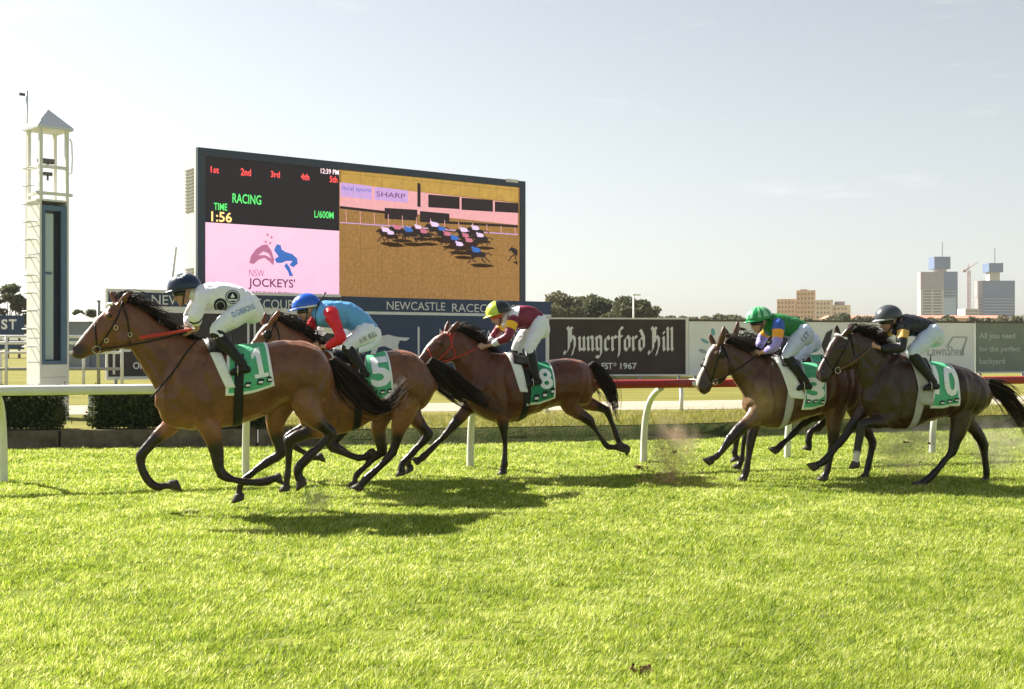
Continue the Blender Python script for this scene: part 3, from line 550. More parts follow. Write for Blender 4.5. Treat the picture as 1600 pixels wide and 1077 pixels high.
for px, wpx, tpx, lab in ((126, 44, 489, 'pale pyramid tent roof right of the tower'), (157, 30, 491, 'smaller pale tent beside the grey post')):
    Yq = 70; q = at(px, CY, Yq); w = wpx * Yq / F / 2; zt_ = CH + (CY - tpx) * Yq / F - ZI; ze = CH + (CY - 503) * Yq / F - ZI; t = thing('tent', lab, 'tent', (q.x, Yq, ZI), 0, 'tents behind the boards')
    mesh('roof', [(-w, -w, ze), (w, -w, ze), (w, w, ze), (-w, w, ze), (0, 0, zt_)], [(0, 1, 4), (1, 2, 4), (2, 3, 4), (3, 0, 4), (3, 2, 1, 0)], TENT, t)
    MB().box((0, 0, ze / 2 - .01), (w * 1.86, w * 1.86, ze - .03)).build('wall', SHOP, t)
lp = thing('light_pole', 'slim pale light pole in front of the fig trees', 'pole', (at(990, CY, 120).x, 120, ZI)); zt_ = CH + (CY - 461) * 120 / F - ZI
mesh('pole', *tube([(0, 0, -.2), (0, 0, zt_)], [.12, .08], n=8, sub=1), WHT, lp, smooth=True); MB().box((.3, 0, zt_), (.8, .25, .14)).build('lamp_head', WHT, lp)

# ================================================================== far buildings
BRK = M('orange_brick', lin(222, 186, 160), .85, .12, .25); BRK2 = M('pale_brick', lin(226, 204, 184), .85, .1, .25); BGR = M('far_concrete', lin(184, 176, 172), .8, .08, .15); BBL = M('blue_sheeting', lin(92, 110, 142), .6, .10, .1); BSH = M('shade_wrap', lin(150, 140, 142), .8, .1, .15); WIN = M('far_window', lin(140, 128, 124), .3, .1, .3)
RTILE = M('terracotta_roof', lin(190, 130, 110), .8, .1, .3)
def far(px, Y): return Vector((at(px, CY, Y).x, Y, ZI))
def fz(py, Y): return CH + (CY - py) * Y / F - ZI
Y0 = 420.0; s0 = Y0 / F; bb = thing('brick_building', 'orange brick building with a square tower on the skyline', 'building', far(1272, Y0), R(-14))
def blk(par, name, x0, x1, top, bot, dep, mat, cx, Y, dy=0.0):
    k = Y / F; z0, z1 = fz(bot, Y), fz(top, Y); return MB().box((((x0 + x1) / 2 - cx) * k, dy, (z0 + z1) / 2), ((x1 - x0) * k, dep, z1 - z0)).build(name, mat, par)
for nm, x0, x1, tp_, m, dep in (('wing', 1216, 1245, 468, BRK, 12), ('tower_block', 1245.5, 1274, 455, BRK, 13), ('wing', 1274.5, 1300, 470, BRK2, 12.4), ('wing', 1300.5, 1326, 478, BRK2, 11)):
    wbk = blk(bb, nm, x0, x1, tp_, 512, dep, m, 1272, Y0)
    yy = tp_ + 4
    while yy < 500:
        for xx in np.arange(x0 + 3, x1 - 3, 5.2):
            k = Y0 / F; MB().box(((xx - 1272) * k, -dep / 2 - .02, fz(yy + 1.6, Y0)), (2.2 * k, .12, 3.0 * k)).build('window', WIN, wbk)
        yy += 7
blk(bb, 'roof_plant', 1251, 1262, 452.5, 454.9, 5, BSH, 1272, Y0)
blk(bb, 'roof_plant', 1303, 1318, 472, 477.9, 5, BSH, 1272, Y0)
lowb = thing('low_building', 'long low building with pink roofs under the skyline', 'building', far(1420, 330)); blk(lowb, 'wall', 1290, 1560, 498, 512, 10, BRK2, 1420, 330)
k = 330 / F; zt_ = fz(498, 330); zr = fz(493, 330)
mesh('roof', [(-132 * k, -6, zt_), (142 * k, -6, zt_), (142 * k, 6, zt_), (-132 * k, 6, zt_), (-128 * k, 0, zr), (138 * k, 0, zr)], [(0, 1, 5, 4), (2, 3, 4, 5), (1, 2, 5), (3, 0, 4), (3, 2, 1, 0)], RTILE, lowb)
Y1 = 1000.0; FARWIN = M('far_dark_floor', lin(100, 92, 96), .6, .1, .1)
def high(cx, x0, xm, x1, top, label, mats, core, wrap_y, rows):
    t = thing('tower_block', label, 'building', far(cx, Y1), 0, 'high towers under construction'); k = Y1 / F
    a = blk(t, 'pale_wing', x0, xm, top, 520, 8, mats[0], cx, Y1); b = blk(t, 'blue_wing', xm + .05, x1, top - 1, 520, 9, mats[1], cx, Y1, 1)
    blk(t, 'wrap_screen', x0 - .5, xm - .1, top - .5, wrap_y, 9, mats[2], cx, Y1, -.3)
    for i, yy in enumerate(np.arange(wrap_y + 2.5, 505, 4.6)):
        for xx, ww in rows: MB().box(((xx - cx) * k, -4.1, fz(yy, Y1)), (ww * k, .5, 1.9 * k)).build('window_band', FARWIN, a)
        if i % 1 == 0: MB().box((((xm + x1) / 2 - cx) * k, -3.6, fz(yy, Y1)), ((x1 - xm - 3) * k, .4, .8 * k)).build('floor_edge', BGR, b)
    c0, c1, c2, c3, ct, cb = core
    blk(t, 'lift_core', c0, c1, cb, top, 8, BGR, cx, Y1, 1); blk(t, 'climbing_screen', c2, c3, ct, cb - .05, 14, BBL, cx, Y1, 1)
    mesh('crane_mast', *tube([((c3 - 8 - cx) * k, 1, fz(ct, Y1)), ((c3 - 8 - cx) * k, 1, fz(ct - 24, Y1))], [.45, .4], n=4, sub=1), BSH, t)
    return t
high(1466, 1436, 1472, 1494, 426, 'left high tower with blue side and climbing screen on top', (BGR, BBL, BSH), (1462, 1477, 1456, 1481, 402, 421), 453, [(1446, 13), (1462, 13)])
high(1555, 1526, 1532, 1583, 440, 'right high tower wrapped in blue sheeting', (BSH, BBL, BSH), (1544, 1560, 1541, 1563, 412, 426), 465, [(1529, 5)])
blk(bpy.data.objects['tower_block.001'], 'glass_storeys', 1534, 1580, 466, 512, 9.4, M('pale_glass_front', lin(150, 170, 198), .4, .08, .1), 1555, Y1, 1)
cr_ = thing('tower_crane', 'red and white tower crane between the two high towers', 'crane', far(1514, Y1)); k = Y1 / F; REDC = M('crane_red', lin(178, 148, 146), .7, .1)
hh = fz(423, Y1); mb = MB()
for a, b in ((-.9, -.9), (.9, -.9), (.9, .9), (-.9, .9)): mb.bar((a, b, 0), (a, b, hh), .28, 4)
for z in np.arange(0, hh - 3, 3.0):
    mb.bar((-.9, -.9, z), (.9, -.9, z + 3), .18, 4); mb.bar((.9, .9, z), (-.9, .9, z + 3), .18, 4); mb.bar((-.9, .9, z), (-.9, -.9, z + 3), .18, 4)
mb.build('mast', REDC, cr_); mb = MB()
mb.bar((-3, 0, hh), (7, 0, hh + 7), .5, 4); mb.bar((-3, 0, hh), (0, 0, hh + 5), .3, 4); mb.bar((0, 0, hh), (0, 0, hh + 5), .3, 4); mb.box((-4, 0, hh - .3), (3, 2, 2)); mb.build('jib', REDC, cr_)
mid_ = thing('low_building', 'pale half-built block at the foot of the crane', 'building', far(1513, 900)); blk(mid_, 'storeys', 1502, 1524, 483, 512, 16, BGR, 1513, 900)
for yy in (486, 490.5, 495): blk(mid_, 'window_band', 1503, 1523, yy, yy + 2, .4, WIN, 1513, 900, -8.1)
# wooded rise on the right skyline
_xs = np.linspace(-900, 2600, 90); _v, _f = [], []
for i, x in enumerate(_xs):
    Y = 1500; hgt = 10 + 6 * math.sin(i * .7) + 5 * math.sin(i * 1.9 + 1) + (26 * math.exp(-((x - 1620) / 90) ** 2))
    _v += [(at(x, CY, Y).x, Y - 200, ZI - 1), (at(x, CY, Y).x, Y, ZI + hgt), (at(x, CY, Y).x, Y + 300, ZI - 1)]
for i in range(len(_xs) - 1):
    a = i * 3; _f += [(a, a + 3, a + 4, a + 1), (a + 1, a + 4, a + 5, a + 2)]
tag(mesh('hills', _v, _f, ground_mat('wooded_hill', [(.06, .075, .03), (.11, .12, .055)], .02, .3), smooth=True), kind='structure')

# thin sunlit air: far things fade
hz_ = MB().box((0, 900, 70), (3600, 1900, 150)).build('haze'); hm_ = bpy.data.materials.new('haze_air'); hm_.use_nodes = True; hn_ = hm_.node_tree; hn_.nodes.remove(hn_.nodes['Principled BSDF'])
hv_ = hn_.nodes.new('ShaderNodeVolumePrincipled'); hv_.inputs['Color'].default_value = (.92, .94, .97, 1); hv_.inputs['Density'].default_value = .00013; hv_.inputs['Anisotropy'].default_value = .2
hn_.links.new(hv_.outputs[0], hn_.nodes['Material Output'].inputs['Volume']); hz_.data.materials.append(hm_); tag(hz_, 'thin pale haze over the racecourse', 'haze', kind='stuff')
# ================================================================== horses and riders
YAW = R(14)                                       # running direction: to the left and a little towards the camera
class Frame:
    """a running horse's own axes: u forward, v to its near (left) side, z up; turns photo pixels into local points"""
    def __init__(s, gx, gy, yaw=YAW):
        s.h = Vector((-math.cos(yaw), -math.sin(yaw), 0)); s.l = Vector((math.sin(yaw), -math.cos(yaw), 0)); s.rz = math.pi + yaw
        s.root = gnd(gx, gy); s.root.z = 0
    def __call__(s, px, py, v=0.0):
        d = ray(px, py); t = (v + s.root.dot(s.l)) / d.dot(s.l); P = d * t + Vector((0, 0, CH))
        return np.array([(P - s.root).dot(s.h), v, P.z])
LAT = np.array([0, 1.0, 0])

def ring(top, bot, w, n=20, e=2.25, wshift=0.0):
    c = (top + bot) / 2; a = (top - bot) / 2; out = []
    for k in np.linspace(0, 2 * math.pi, n, endpoint=False):
        cs, sn = math.cos(k), math.sin(k)
        x = math.copysign(abs(cs) ** (2 / e), cs); y = math.copysign(abs(sn) ** (2 / e), sn)
        out.append(c + a * x + LAT * (w * y * (1 - wshift * x)))
    return out
def paired(Fm, st, sub=4, e=2.25, ws=0.0, v0=0.0):
    D = []
    for tx, ty, bx, by, w in st:
        D.append(np.concatenate([Fm(tx, ty, v0), Fm(bx, by, v0), [w]]))
    D = catmull(np.array(D), sub)
    rings = [ring(d[:3], d[3:6], max(d[6], .01), e=e, wshift=ws) for d in D]
    # close the ends softly
    for end in (0, -1):
        r = np.array(rings[end]); c = r.mean(0); nxt = np.array(rings[1 if end == 0 else -2]).mean(0); dirn = c - nxt
        dirn = dirn / (np.linalg.norm(dirn) + 1e-9); rad = np.linalg.norm(r - c, axis=1).mean()
        x = [(c + (r - c) * .72 + dirn * rad * .30), (c + (r - c) * .3 + dirn * rad * .45)]
        if end == 0: rings = [list(x[1]), list(x[0])] + rings
        else: rings = rings + [list(x[0]), list(x[1])]
    return loft(rings), D

HOOF = M('hoof_horn', (.055, .045, .038), .55, .3, 40)
BLACKHAIR = M('dark_hair', (.014, .010, .009), .62, .3, 30, spec=.25)
EYE = M('eye_dark', (.008, .006, .005), .08, 0, spec=.6)
STRAP_BLACK = M('black_strap', (.012, .012, .013), .5, .2, 30)
STRAP_RED = M('red_rubber_rein', lin(188, 62, 52), .55, .15, 40)
STRAP_TAN = M('tan_strap', lin(120, 88, 66), .55, .15, 40)
STEEL = M('bit_steel', (.55, .53, .50), .25, .05, metal=1.0)
BRASS = M('pale_brass', (.62, .55, .40), .3, .05, metal=.8)
CLOTH_G = M('green_number_cloth', lin(92, 182, 138), .75, .10, 25, bump=.25, bscale=45)
CLOTH_DG = M('deep_green_number_cloth', lin(48, 140, 104), .75, .10, 25, bump=.25, bscale=45)
WHITE_CLOTH = M('white_pad_cloth', (.84, .84, .85), .8, .06, 22, bump=.35, bscale=38)
GREY_CLOTH = M('grey_pad_cloth', (.42, .41, .40), .8, .12, 22, bump=.3, bscale=38)
NUM_WHITE = M('number_white', (.86, .88, .92), .7, .04, 20)
INK = M('black_print', (.02, .022, .03), .7, .1, 20)
LEATHER = M('black_leather', (.014, .013, .013), .38, .25, 40, bump=.15, bscale=90)
FLESH = M('muzzle_skin', (.03, .024, .022), .6, .2, 50)

COAT = M('horse_coat', (1, 1, 1), .36, .30, 6.5, bump=.14, bscale=26.0, spec=.42, attr='coat')
_n = COAT.node_tree                              # a fine hair grain in the colour over the broad mottling
_p = _n.nodes['Principled BSDF']; _p.inputs['Coat Weight'].default_value = .06; _p.inputs['Coat Roughness'].default_value = .22; _p.inputs['Sheen Weight'].default_value = .30; _p.inputs['Sheen Roughness'].default_value = .32; _p.inputs['Sheen Tint'].default_value = (.85, .42, .26, 1)
_src = _p.inputs['Base Color'].links[0].from_socket
_t = _n.nodes.new('ShaderNodeTexCoord'); _m = _n.nodes.new('ShaderNodeMapping'); _m.inputs['Scale'].default_value = (60, 190, 130)
_q = _n.nodes.new('ShaderNodeTexNoise'); _q.inputs['Scale'].default_value = 1.0; _q.inputs['Detail'].default_value = 3
_r = _n.nodes.new('ShaderNodeMapRange'); _r.inputs[1].default_value = .3; _r.inputs[2].default_value = .7; _r.inputs[3].default_value = .78; _r.inputs[4].default_value = 1.22
_s = _n.nodes.new('ShaderNodeVectorMath'); _s.operation = 'SCALE'
_n.links.new(_t.outputs['Object'], _m.inputs[0]); _n.links.new(_m.outputs[0], _q.inputs['Vector']); _n.links.new(_q.outputs['Fac'], _r.inputs[0])
_n.links.new(_src, _s.inputs[0]); _n.links.new(_r.outputs[0], _s.inputs['Scale']); _n.links.new(_s.outputs[0], _p.inputs['Base Color'])

def side_hit(bvh, u, z, side=1, off=.0):
    h = bvh.ray_cast(Vector((u, side * 1.5, z)), Vector((0, -side, 0)))
    if h[0] is None: return None
    return h[0] + h[1] * off
SUNLIT_HAIR = M('sunlit_hair', (.075, .045, .030), .55, .3, 30, spec=.3)  # lighter strands put the sunlit highlights of the hair into its colour
def strands(name, roots, mat, parent, segs=6):
    """hair: each strand a tapering three-sided tube; roots: list of (points, radius)"""
    V, Fc, mi = [], [], []
    for pts, r in roots:
        v, f = tube(pts, np.linspace(1, .12, len(pts)) ** .7 * r, n=3, sub=2); b = len(V); V += v; Fc += [tuple(i + b for i in q) for q in f]; mi += [1 if random.random() < .16 else 0] * len(f)
    return mesh(name, V, Fc, [mat, SUNLIT_HAIR], parent, smooth=True, midx=mi)

def horse(sp):
    Fm = Frame(*sp['ground'])
    root = thing('racehorse', sp['label'], 'horse', Fm.root, Fm.rz, 'racehorses galloping along the rail')
    V, Fc = [], []
    def add(vf):
        b = len(V); V.extend(vf[0]); Fc.extend([tuple(i + b for i in q) for q in vf[1]])
    body, Db = paired(Fm, sp['body']); add(body)
    neck, Dn = paired(Fm, sp['neck'], e=2.1); add(neck)
    head, Dh = paired(Fm, sp['head'], e=2.4, sub=4); add(head)
    # jowl and eye ridge
    h1 = Fm(*sp['head'][1][:2]); h1b = Fm(*sp['head'][1][2:4]); h0b = Fm(*sp['head'][0][2:4])
    for s in (1, -1):
        add(ellipsoid(h1 * .25 + h1b * .45 + h0b * .30 + LAT * .058 * s, ((.075, 0, 0), (0, .038, 0), (0, 0, .085))))
        ey = Fm(*sp['eye']); add(ellipsoid(ey + LAT * .078 * s, ((.045, 0, 0), (0, .026, 0), (0, 0, .03))))
    mz = Fm(*sp['head'][-2][:2]) * .5 + Fm(*sp['head'][-2][2:4]) * .5
    for s in (1, -1): add(ellipsoid(mz + LAT * .032 * s, ((.05, 0, 0), (0, .032, 0), (0, 0, .05))))
    # ears
    for (tx, ty, bx, by), s in zip(sp['ears'], (-1, 1)):
        b_, t_ = Fm(bx, by, .055 * s), Fm(tx, ty, .085 * s); m_ = b_ * .5 + t_ * .5 + np.array([0, .012 * s, 0])
        add(tube([b_ + (b_ - t_) * .2, b_, m_, t_ * .85 + b_ * .15, t_], [.03, .034, .034, .022, .01], n=8, sub=3, lat=LAT, latk=.75))
    # legs
    legs = []; hooves = []
    RF = [None]
    for L in sp['legs']:
        v = L['v']; pts = []; rad = []
        for i, (x, y, r) in enumerate(L['p']):
            k = min(1.0, .72 + .07 * i) if i < 4 else 1.0
            pts.append(Fm(x, y, v * (1.0 if i > 0 else .85))); rad.append(r if r > .0345 else r * 1.14)
        hx, hy = L['hoof']; ht = Fm(hx, hy, v); pa = pts[-1]
        lk = [.62 if i == 0 else (.72 if i == 1 else .85) for i in range(len(pts))]
        kk = L.get('knee', 3); lk = [x if i < 3 else .9 for i, x in enumerate(lk)]
        mid = pa * .62 + ht * .38
        add(tube(pts + [mid], rad + [.046], n=14, sub=4, lat=LAT, latk=lk + [1.0], round_ends=True))
        # tendon behind the cannon bone, then the joint knobs
        cn = catmull(np.array(pts[kk:-1]), 4); tg = np.gradient(cn, axis=0); tg /= np.linalg.norm(tg, axis=1)[:, None]
        cn = cn + np.stack([tg[:, 2], 0 * tg[:, 0], -tg[:, 0]], 1) * .019; add(tube(cn[1:-1], [.021] * (len(cn) - 2), n=8, sub=1, lat=LAT, latk=.8, round_ends=True))
        add(ellipsoid(pts[kk], ((rad[kk] * 1.06, 0, 0), (0, rad[kk] * .92, 0), (0, 0, rad[kk] * 1.15))))
        ow = pts[kk] * 2 - pts[kk - 1] - pts[kk + 1]; ow = ow / (np.linalg.norm(ow) + 1e-6)
        add(ellipsoid(pts[kk] + ow * (.026 if kk == 4 else .012), ((.036, 0, 0), (0, .03, 0), (0, 0, .046))))
        ow2 = pts[-2] * 2 - pts[-3] - pts[-1]; ow2 = ow2 / (np.linalg.norm(ow2) + 1e-6)
        add(ellipsoid(pts[-2] - ow2 * .014, ((.034, 0, 0), (0, .03, 0), (0, 0, .034))))
        add(ellipsoid(pts[-2], ((.045, 0, 0), (0, .037, 0), (0, 0, .042))))
        legs.append((pts, L)); hooves.append((pa, mid, ht, L))
    # muscle masses
    sh = sp['muscle']
    for (x, y, rx, rz_, rot, vv, rv) in sh:
        for s in (1, -1):
            c = Fm(x, y, vv * s); ca, sa = math.cos(R(rot)), math.sin(R(rot))
            add(ellipsoid(c, (np.array([ca, 0, sa]) * rx, LAT * rv, np.array([-sa, 0, ca]) * rz_)))
    me = realize('body', V, Fc, .0115, 4); lumps(me, [(.016, 4.6, (1, 1, .55)), (.010, 9.5, (1.2, 1, .5)), (.0026, 28, (1, 1, .7))])
    # hollows and ridges between the muscles, laid out on the trunk and the neck: (station, depth down the side)
    P = me_np(me).astype(float)
    def on(st, s, t):
        s = min(max(s, 0), len(st) - 1.001); i = int(s); a, b = st[i], st[i + 1]; w = s - i
        q = [a[m] * (1 - w) + b[m] * w for m in range(4)]; return Fm(q[0] * (1 - t) + q[2] * t, q[1] * (1 - t) + q[3] * t, .22)
    kb = (len(sp['body']) - 1) / 11.0
    GR = [('b', [(3.3, .10), (3.0, .35), (3.35, .62), (3.5, .90)], -.020, .028), ('b', [(2.2, .12), (1.5, .35), (.9, .60)], -.016, .026), ('b', [(2.8, .10), (2.1, .40), (1.4, .66)], .012, .030), ('b', [(2.6, .60), (3.0, .75), (2.7, .95)], .012, .035), ('b', [(1.3, .72), (2.2, .86), (3.0, .98)], -.012, .022),
          ('b', [(6.9, .18), (7.1, .50), (6.6, .92)], -.016, .038), ('b', [(7.6, .25), (7.9, .60), (7.7, 1.0)], .012, .04), ('b', [(9.6, .20), (9.5, .55), (9.0, 1.0)], -.012, .024), ('b', [(8.5, .18), (8.7, .55), (8.4, .95)], -.005, .022), ('b', [(4.0, .92), (5.5, .88), (6.6, .86)], -.010, .03)]
    GR += [('b', [(4.0 + .42 * k, .38), (4.15 + .42 * k, .62), (4.0 + .42 * k, .84)], -.0030, .014) for k in range(6)]
    GR += [('n', [(.5, .74), (1.6, .74), (len(sp['neck']) - 1.2, .70)], -.014, .020), ('n', [(.3, .40), (1.5, .36), (len(sp['neck']) - 1.1, .30)], -.008, .028), ('n', [(.2, .2), (1.2, .55), (2.2, .62)], .007, .03),
           ('h', [(.9, .42), (2.2, .44), (3.4, .50)], .008, .014), ('h', [(.25, .55), (1.0, .84), (2.0, .80)], -.008, .014), ('h', [(3.6, .80), (4.6, .66), (5.4, .68)], -.007, .009)]
    for wh, pl, dp, sg in GR:
        st = sp[{'b': 'body', 'n': 'neck', 'h': 'head'}[wh]]; Q = catmull(np.array([on(st, s * (kb if wh == 'b' else 1), t) for s, t in pl]), 8)
        d2 = ((P[:, None, [0, 2]] - Q[None][:, :, [0, 2]]) ** 2).sum(2).min(1); wv = np.exp(-d2 / sg ** 2) * np.clip((np.abs(P[:, 1]) - .03) / .06, 0, 1)
        if wh == 'b': wv = wv * (P[:, 2] > Q[:, 2].min() - .04)
        P[:, 1] += np.sign(P[:, 1]) * dp * wv
    me.vertices.foreach_set('co', P.astype(np.float32).ravel()); me.update()
    # ------- colour of the coat
    base, dark, tan = [np.array(c) for c in sp['coat']]
    ncol = np.tile(base, (len(P), 1))
    zb = np.interp(P[:, 0], *zip(*sorted([(d[0] * .5 + d[3] * .5, d[5] + (d[2] - d[5]) * .22) for d in Db])))
    t = np.clip((zb - P[:, 2]) / .12, 0, 1) * .75; ncol = ncol * (1 - t[:, None]) + tan * t[:, None]
    def near(pl, r0, r1):
        Q = catmull(np.array(pl), 6); d = np.sqrt(((P[:, None, :] - Q[None]) ** 2).sum(2)).min(1)
        return np.clip((r1 - d) / (r1 - r0), 0, 1)
    for pts, L in legs:
        kk = L.get('knee', 3); w = near(pts[kk - 1:], .06, .13)
        dn = near(pts[:kk], .07, .14) * .0
        w = np.clip(w - dn, 0, 1)[:, None]; ncol = ncol * (1 - w) + dark * w
        if L.get('sock'):
            w = near([pts[-1] * .4 + pts[-2] * .6, pts[-1], hooves[[h[3] is L for h in hooves].index(True)][2]], .04, .065)[:, None]
            ncol = ncol * (1 - w) + np.array([.62, .58, .54]) * w
    hd = [d[:3] * .5 + d[3:6] * .5 for d in Dh]
    w = near(hd[len(hd) * 3 // 4:], .05, .11)[:, None] * .85; ncol = ncol * (1 - w) + np.array([.022, .017, .015]) * w
    if sp.get('blaze_and_sunlit'):
        fl = [Fm(x, y) for x, y in sp['blaze_and_sunlit']]; w = near(fl, *sp.get('blaze_and_sunlit_w', (.024, .044)))[:, None]  # white blaze; on the leading and reddish horses it is painted sunlight
        ncol = ncol * (1 - w) + np.array([.55, .50, .46]) * w
    if sp.get('dusty'):
        x, y, r = sp['dusty']; c = Fm(x, y, .22); d = np.sqrt(((P - c) ** 2).sum(1)); w = np.clip(1 - d / r, 0, 1)[:, None] ** .8 * .75
        ncol = ncol * (1 - w) + np.array([.36, .23, .12]) * w
    set_col(me, ncol)
    bo = link('body', me, COAT, root)
    bvh = bvh_of(me)
    # ------- hooves
    for pa, mid, ht, L in hooves:
        ax = ht - mid; ln = np.linalg.norm(ax); ax /= ln; fw = np.array([-ax[2], 0, ax[0]]); fw /= np.linalg.norm(fw) + 1e-9   # front of the hoof
        lt = np.cross(ax, fw); rings = []
        for s_, r_, f_, tl_ in ((-.14, .038, -.004, 0), (.0, .044, .0, .04), (.5, .050, .008, .10), (.96, .055, .016, .20), (1.0, .049, .016, .20)):
            c = mid + ax * (ln * s_) + fw * f_
            rings.append([c + fw * (r_ * 1.12 * math.cos(w)) + ax * (tl_ * ln * math.cos(w)) + lt * (r_ * .92 * math.sin(w)) for w in np.linspace(0, 2 * math.pi, 14, endpoint=False)])
        v, f = loft(rings); mesh('hoof', v, f, HOOF, root, smooth=True)
    # ------- eyes, nostrils
    for s in (1, -1):
        e0 = Fm(*sp['eye']); hit = side_hit(bvh, e0[0], e0[2], s)
        if hit: mesh('eye', *ellipsoid(np.array(hit) + LAT * s * .0, ((.020, 0, 0), (0, .012, 0), (0, 0, .016))), EYE, root, smooth=True)
        e0 = Fm(*sp['nostril']); hit = side_hit(bvh, e0[0], e0[2], s)
        if hit: mesh('nostril', *ellipsoid(np.array(hit) - LAT * s * .004, ((.018, 0, .008), (0, .007, 0), (-.006, 0, .024))), EYE, root, smooth=True)
    # ------- mane and tail
    cr_ = catmull(np.array([Fm(x, y) for x, y in sp['crest']]), 6); S = []
    for i in range(sp.get('mane_n', 420)):
        k = random.random() * (len(cr_) - 1.001); j = int(k); p = cr_[j] * (1 - k + j) + cr_[j + 1] * (k - j)
        s = random.choice((1, 1, -1)); ln = random.uniform(.09, .24) * (1.15 if i % 5 == 0 else 1); ly = random.uniform(.2, 1.0) * s; ff = k / len(cr_); ln *= 1.05 - .55 * ff
        lift = random.uniform(-.6, .6) if i % 6 else random.uniform(.5, 1.2) * (1 - .8 * ff)
        q1 = p + np.array([-.25 * ln, .10 * ly * ln + .02 * s, (.35 * lift + .12) * ln]); q2 = p + np.array([-.70 * ln, .28 * ly * ln + .03 * s, (.50 * lift - .10 + .1 * random.random()) * ln])
        q3 = p + np.array([-1.15 * ln, (.35 + .2 * random.random()) * ly * ln + .035 * s, (.55 * lift - .5 * random.random()) * ln])
        S.append(([p - np.array([0, 0, .022]), q1, q2, q3], random.uniform(.0028, .0065)))
    # forelock
    pl = Fm(*sp['crest'][0])
    for i in range(14):
        o = np.array([random.uniform(0, .05), random.uniform(-.03, .03), random.uniform(-.01, .02)])
        S.append(([pl + o, pl + o + np.array([.0, 0, .05]), pl + o + np.array([-.06, random.uniform(-.03, .03), .07]), pl + o + np.array([-.13, random.uniform(-.04, .04), .05])], .006))
    strands('mane', S, BLACKHAIR, root)
    S = []; tp = [Fm(x, y, 0) for x, y, w in sp['tail']]; tw = [w / F * Fm.root.y for x, y, w in sp['tail']]
    TP = catmull(np.hstack([np.array(tp), np.array(tw)[:, None]]), 3); n = len(TP)
    T = np.gradient(TP[:, :3], axis=0); T /= np.linalg.norm(T, axis=1)[:, None]
    locks = [(random.uniform(0, 2 * math.pi), math.sqrt(random.random()), random.uniform(0, 6.3), random.uniform(.3, 1.2), random.uniform(.55, 1.0), random.gauss(0, 1)) for _ in range(19)]
    for i in range(sp.get('tail_n', 230) * 2):
        a, rr, ph, am_, en, dr = locks[i % 19] if i % 9 else (random.uniform(0, 6.3), 1.15, random.uniform(0, 6.3), 1.5, random.uniform(.4, 1.0), random.gauss(0, 1.6))
        end = max(5, int(n * min(1.0, en * random.uniform(.75, 1.05)))); pts = []; j1, j2, j3 = random.gauss(0, 1), random.gauss(0, 1), random.gauss(0, 1)
        for j in range(end):
            nrm = np.cross(T[j], LAT); w = TP[j, 3]; q = j / n; jr = .004 + .013 * q
            pts.append(TP[j, :3] + nrm * (math.cos(a) * rr * w + .022 * am_ * q * math.sin(j * .55 + ph) + .05 * dr * q * q + jr * j1) + LAT * (math.sin(a) * rr * w * .6 + .018 * am_ * q * math.cos(j * .5 + ph) + jr * j2))
        S.append((pts[::2] if len(pts) > 8 else pts, random.uniform(.003, .0062)))
    strands('tail', S, BLACKHAIR, root)
    # ------- saddle cloth, pad, girth: sheets that lie on the body
    A = sorted([((d[0] + d[3]) / 2, (d[2] + d[5]) / 2) for d in Db]); AU, AZ = zip(*A)
    def wrap(name, front, back, th0, th1, off, mats, nu=14, nt=26, border=False, parent=root, thick=.006, sym=False):
        """front/back: (u at the spine, u at the lower edge)"""
        v, f, mi = [], [], []
        for j in range(nt + 1):
            w = j / nt; th = th0 + (th1 - th0) * w; k = (1 - abs(th - math.pi) / math.pi) if sym else min(1.0, abs(th) / max(abs(th0), abs(th1)))
            ua = front[0] + (front[1] - front[0]) * k; ub = back[0] + (back[1] - back[0]) * k
            for i in range(nu + 1):
                u = ua + (ub - ua) * i / nu; zc = np.interp(u, AU, AZ); d = Vector((0, math.sin(th), math.cos(th)))
                o = Vector((u, 0, zc)); h = bvh.ray_cast(o + d * .47, -d)
                q = (h[0] if h[0] else o + d * .29)
                q = q + d * (off + .004 * math.sin(u * 31 + th * 5) * min(1, k * 2))
                v.append(q)
        for j in range(nt):
            for i in range(nu):
                a = j * (nu + 1) + i; f.append((a, a + 1, a + nu + 2, a + nu + 1)); mi.append(1 if border and (i in (nu - 1,) or j in (0, nt - 1) or i == 0) else 0)
        # relax the sheet a little so that it hangs like cloth
        VV = np.array([tuple(q) for q in v]).reshape(nt + 1, nu + 1, 3)
        for _ in range(3):
            W = VV.copy(); W[1:-1] = (VV[:-2] + VV[1:-1] * 2 + VV[2:]) / 4; VV = W
        o = mesh(name, VV.reshape(-1, 3), f, mats, parent, smooth=True, midx=mi)
        so = o.modifiers.new('thickness', 'SOLIDIFY'); so.thickness = thick; so.offset = 1
        return o
    def u_(x, y, v=.26): return Fm(x, y, v)[0]
    def th_(x, y, v=.27):
        q = Fm(x, y, v); return math.atan2(v, q[2] - np.interp(q[0], AU, AZ))
    c = sp['cloth']                               # px: front top, back top, back bottom, front bottom
    th = max(th_(*c[2]), th_(*c[3]))
    gm = CLOTH_DG if sp.get('deep') else CLOTH_G
    ft, bt = u_(*c[0], 0.06), u_(*c[1], 0.06); fb, bb = u_(*c[3]), u_(*c[2])
    cloth = wrap('number_cloth', (ft, fb), (bt, bb), -th, th, .012, [gm, NUM_WHITE], nu=16, nt=46, border=True)
    cb = BVHTree.FromPolygons([q.co + Vector((0, 0, 0)) for q in cloth.data.vertices], [tuple(p.vertices) for p in cloth.data.polygons])
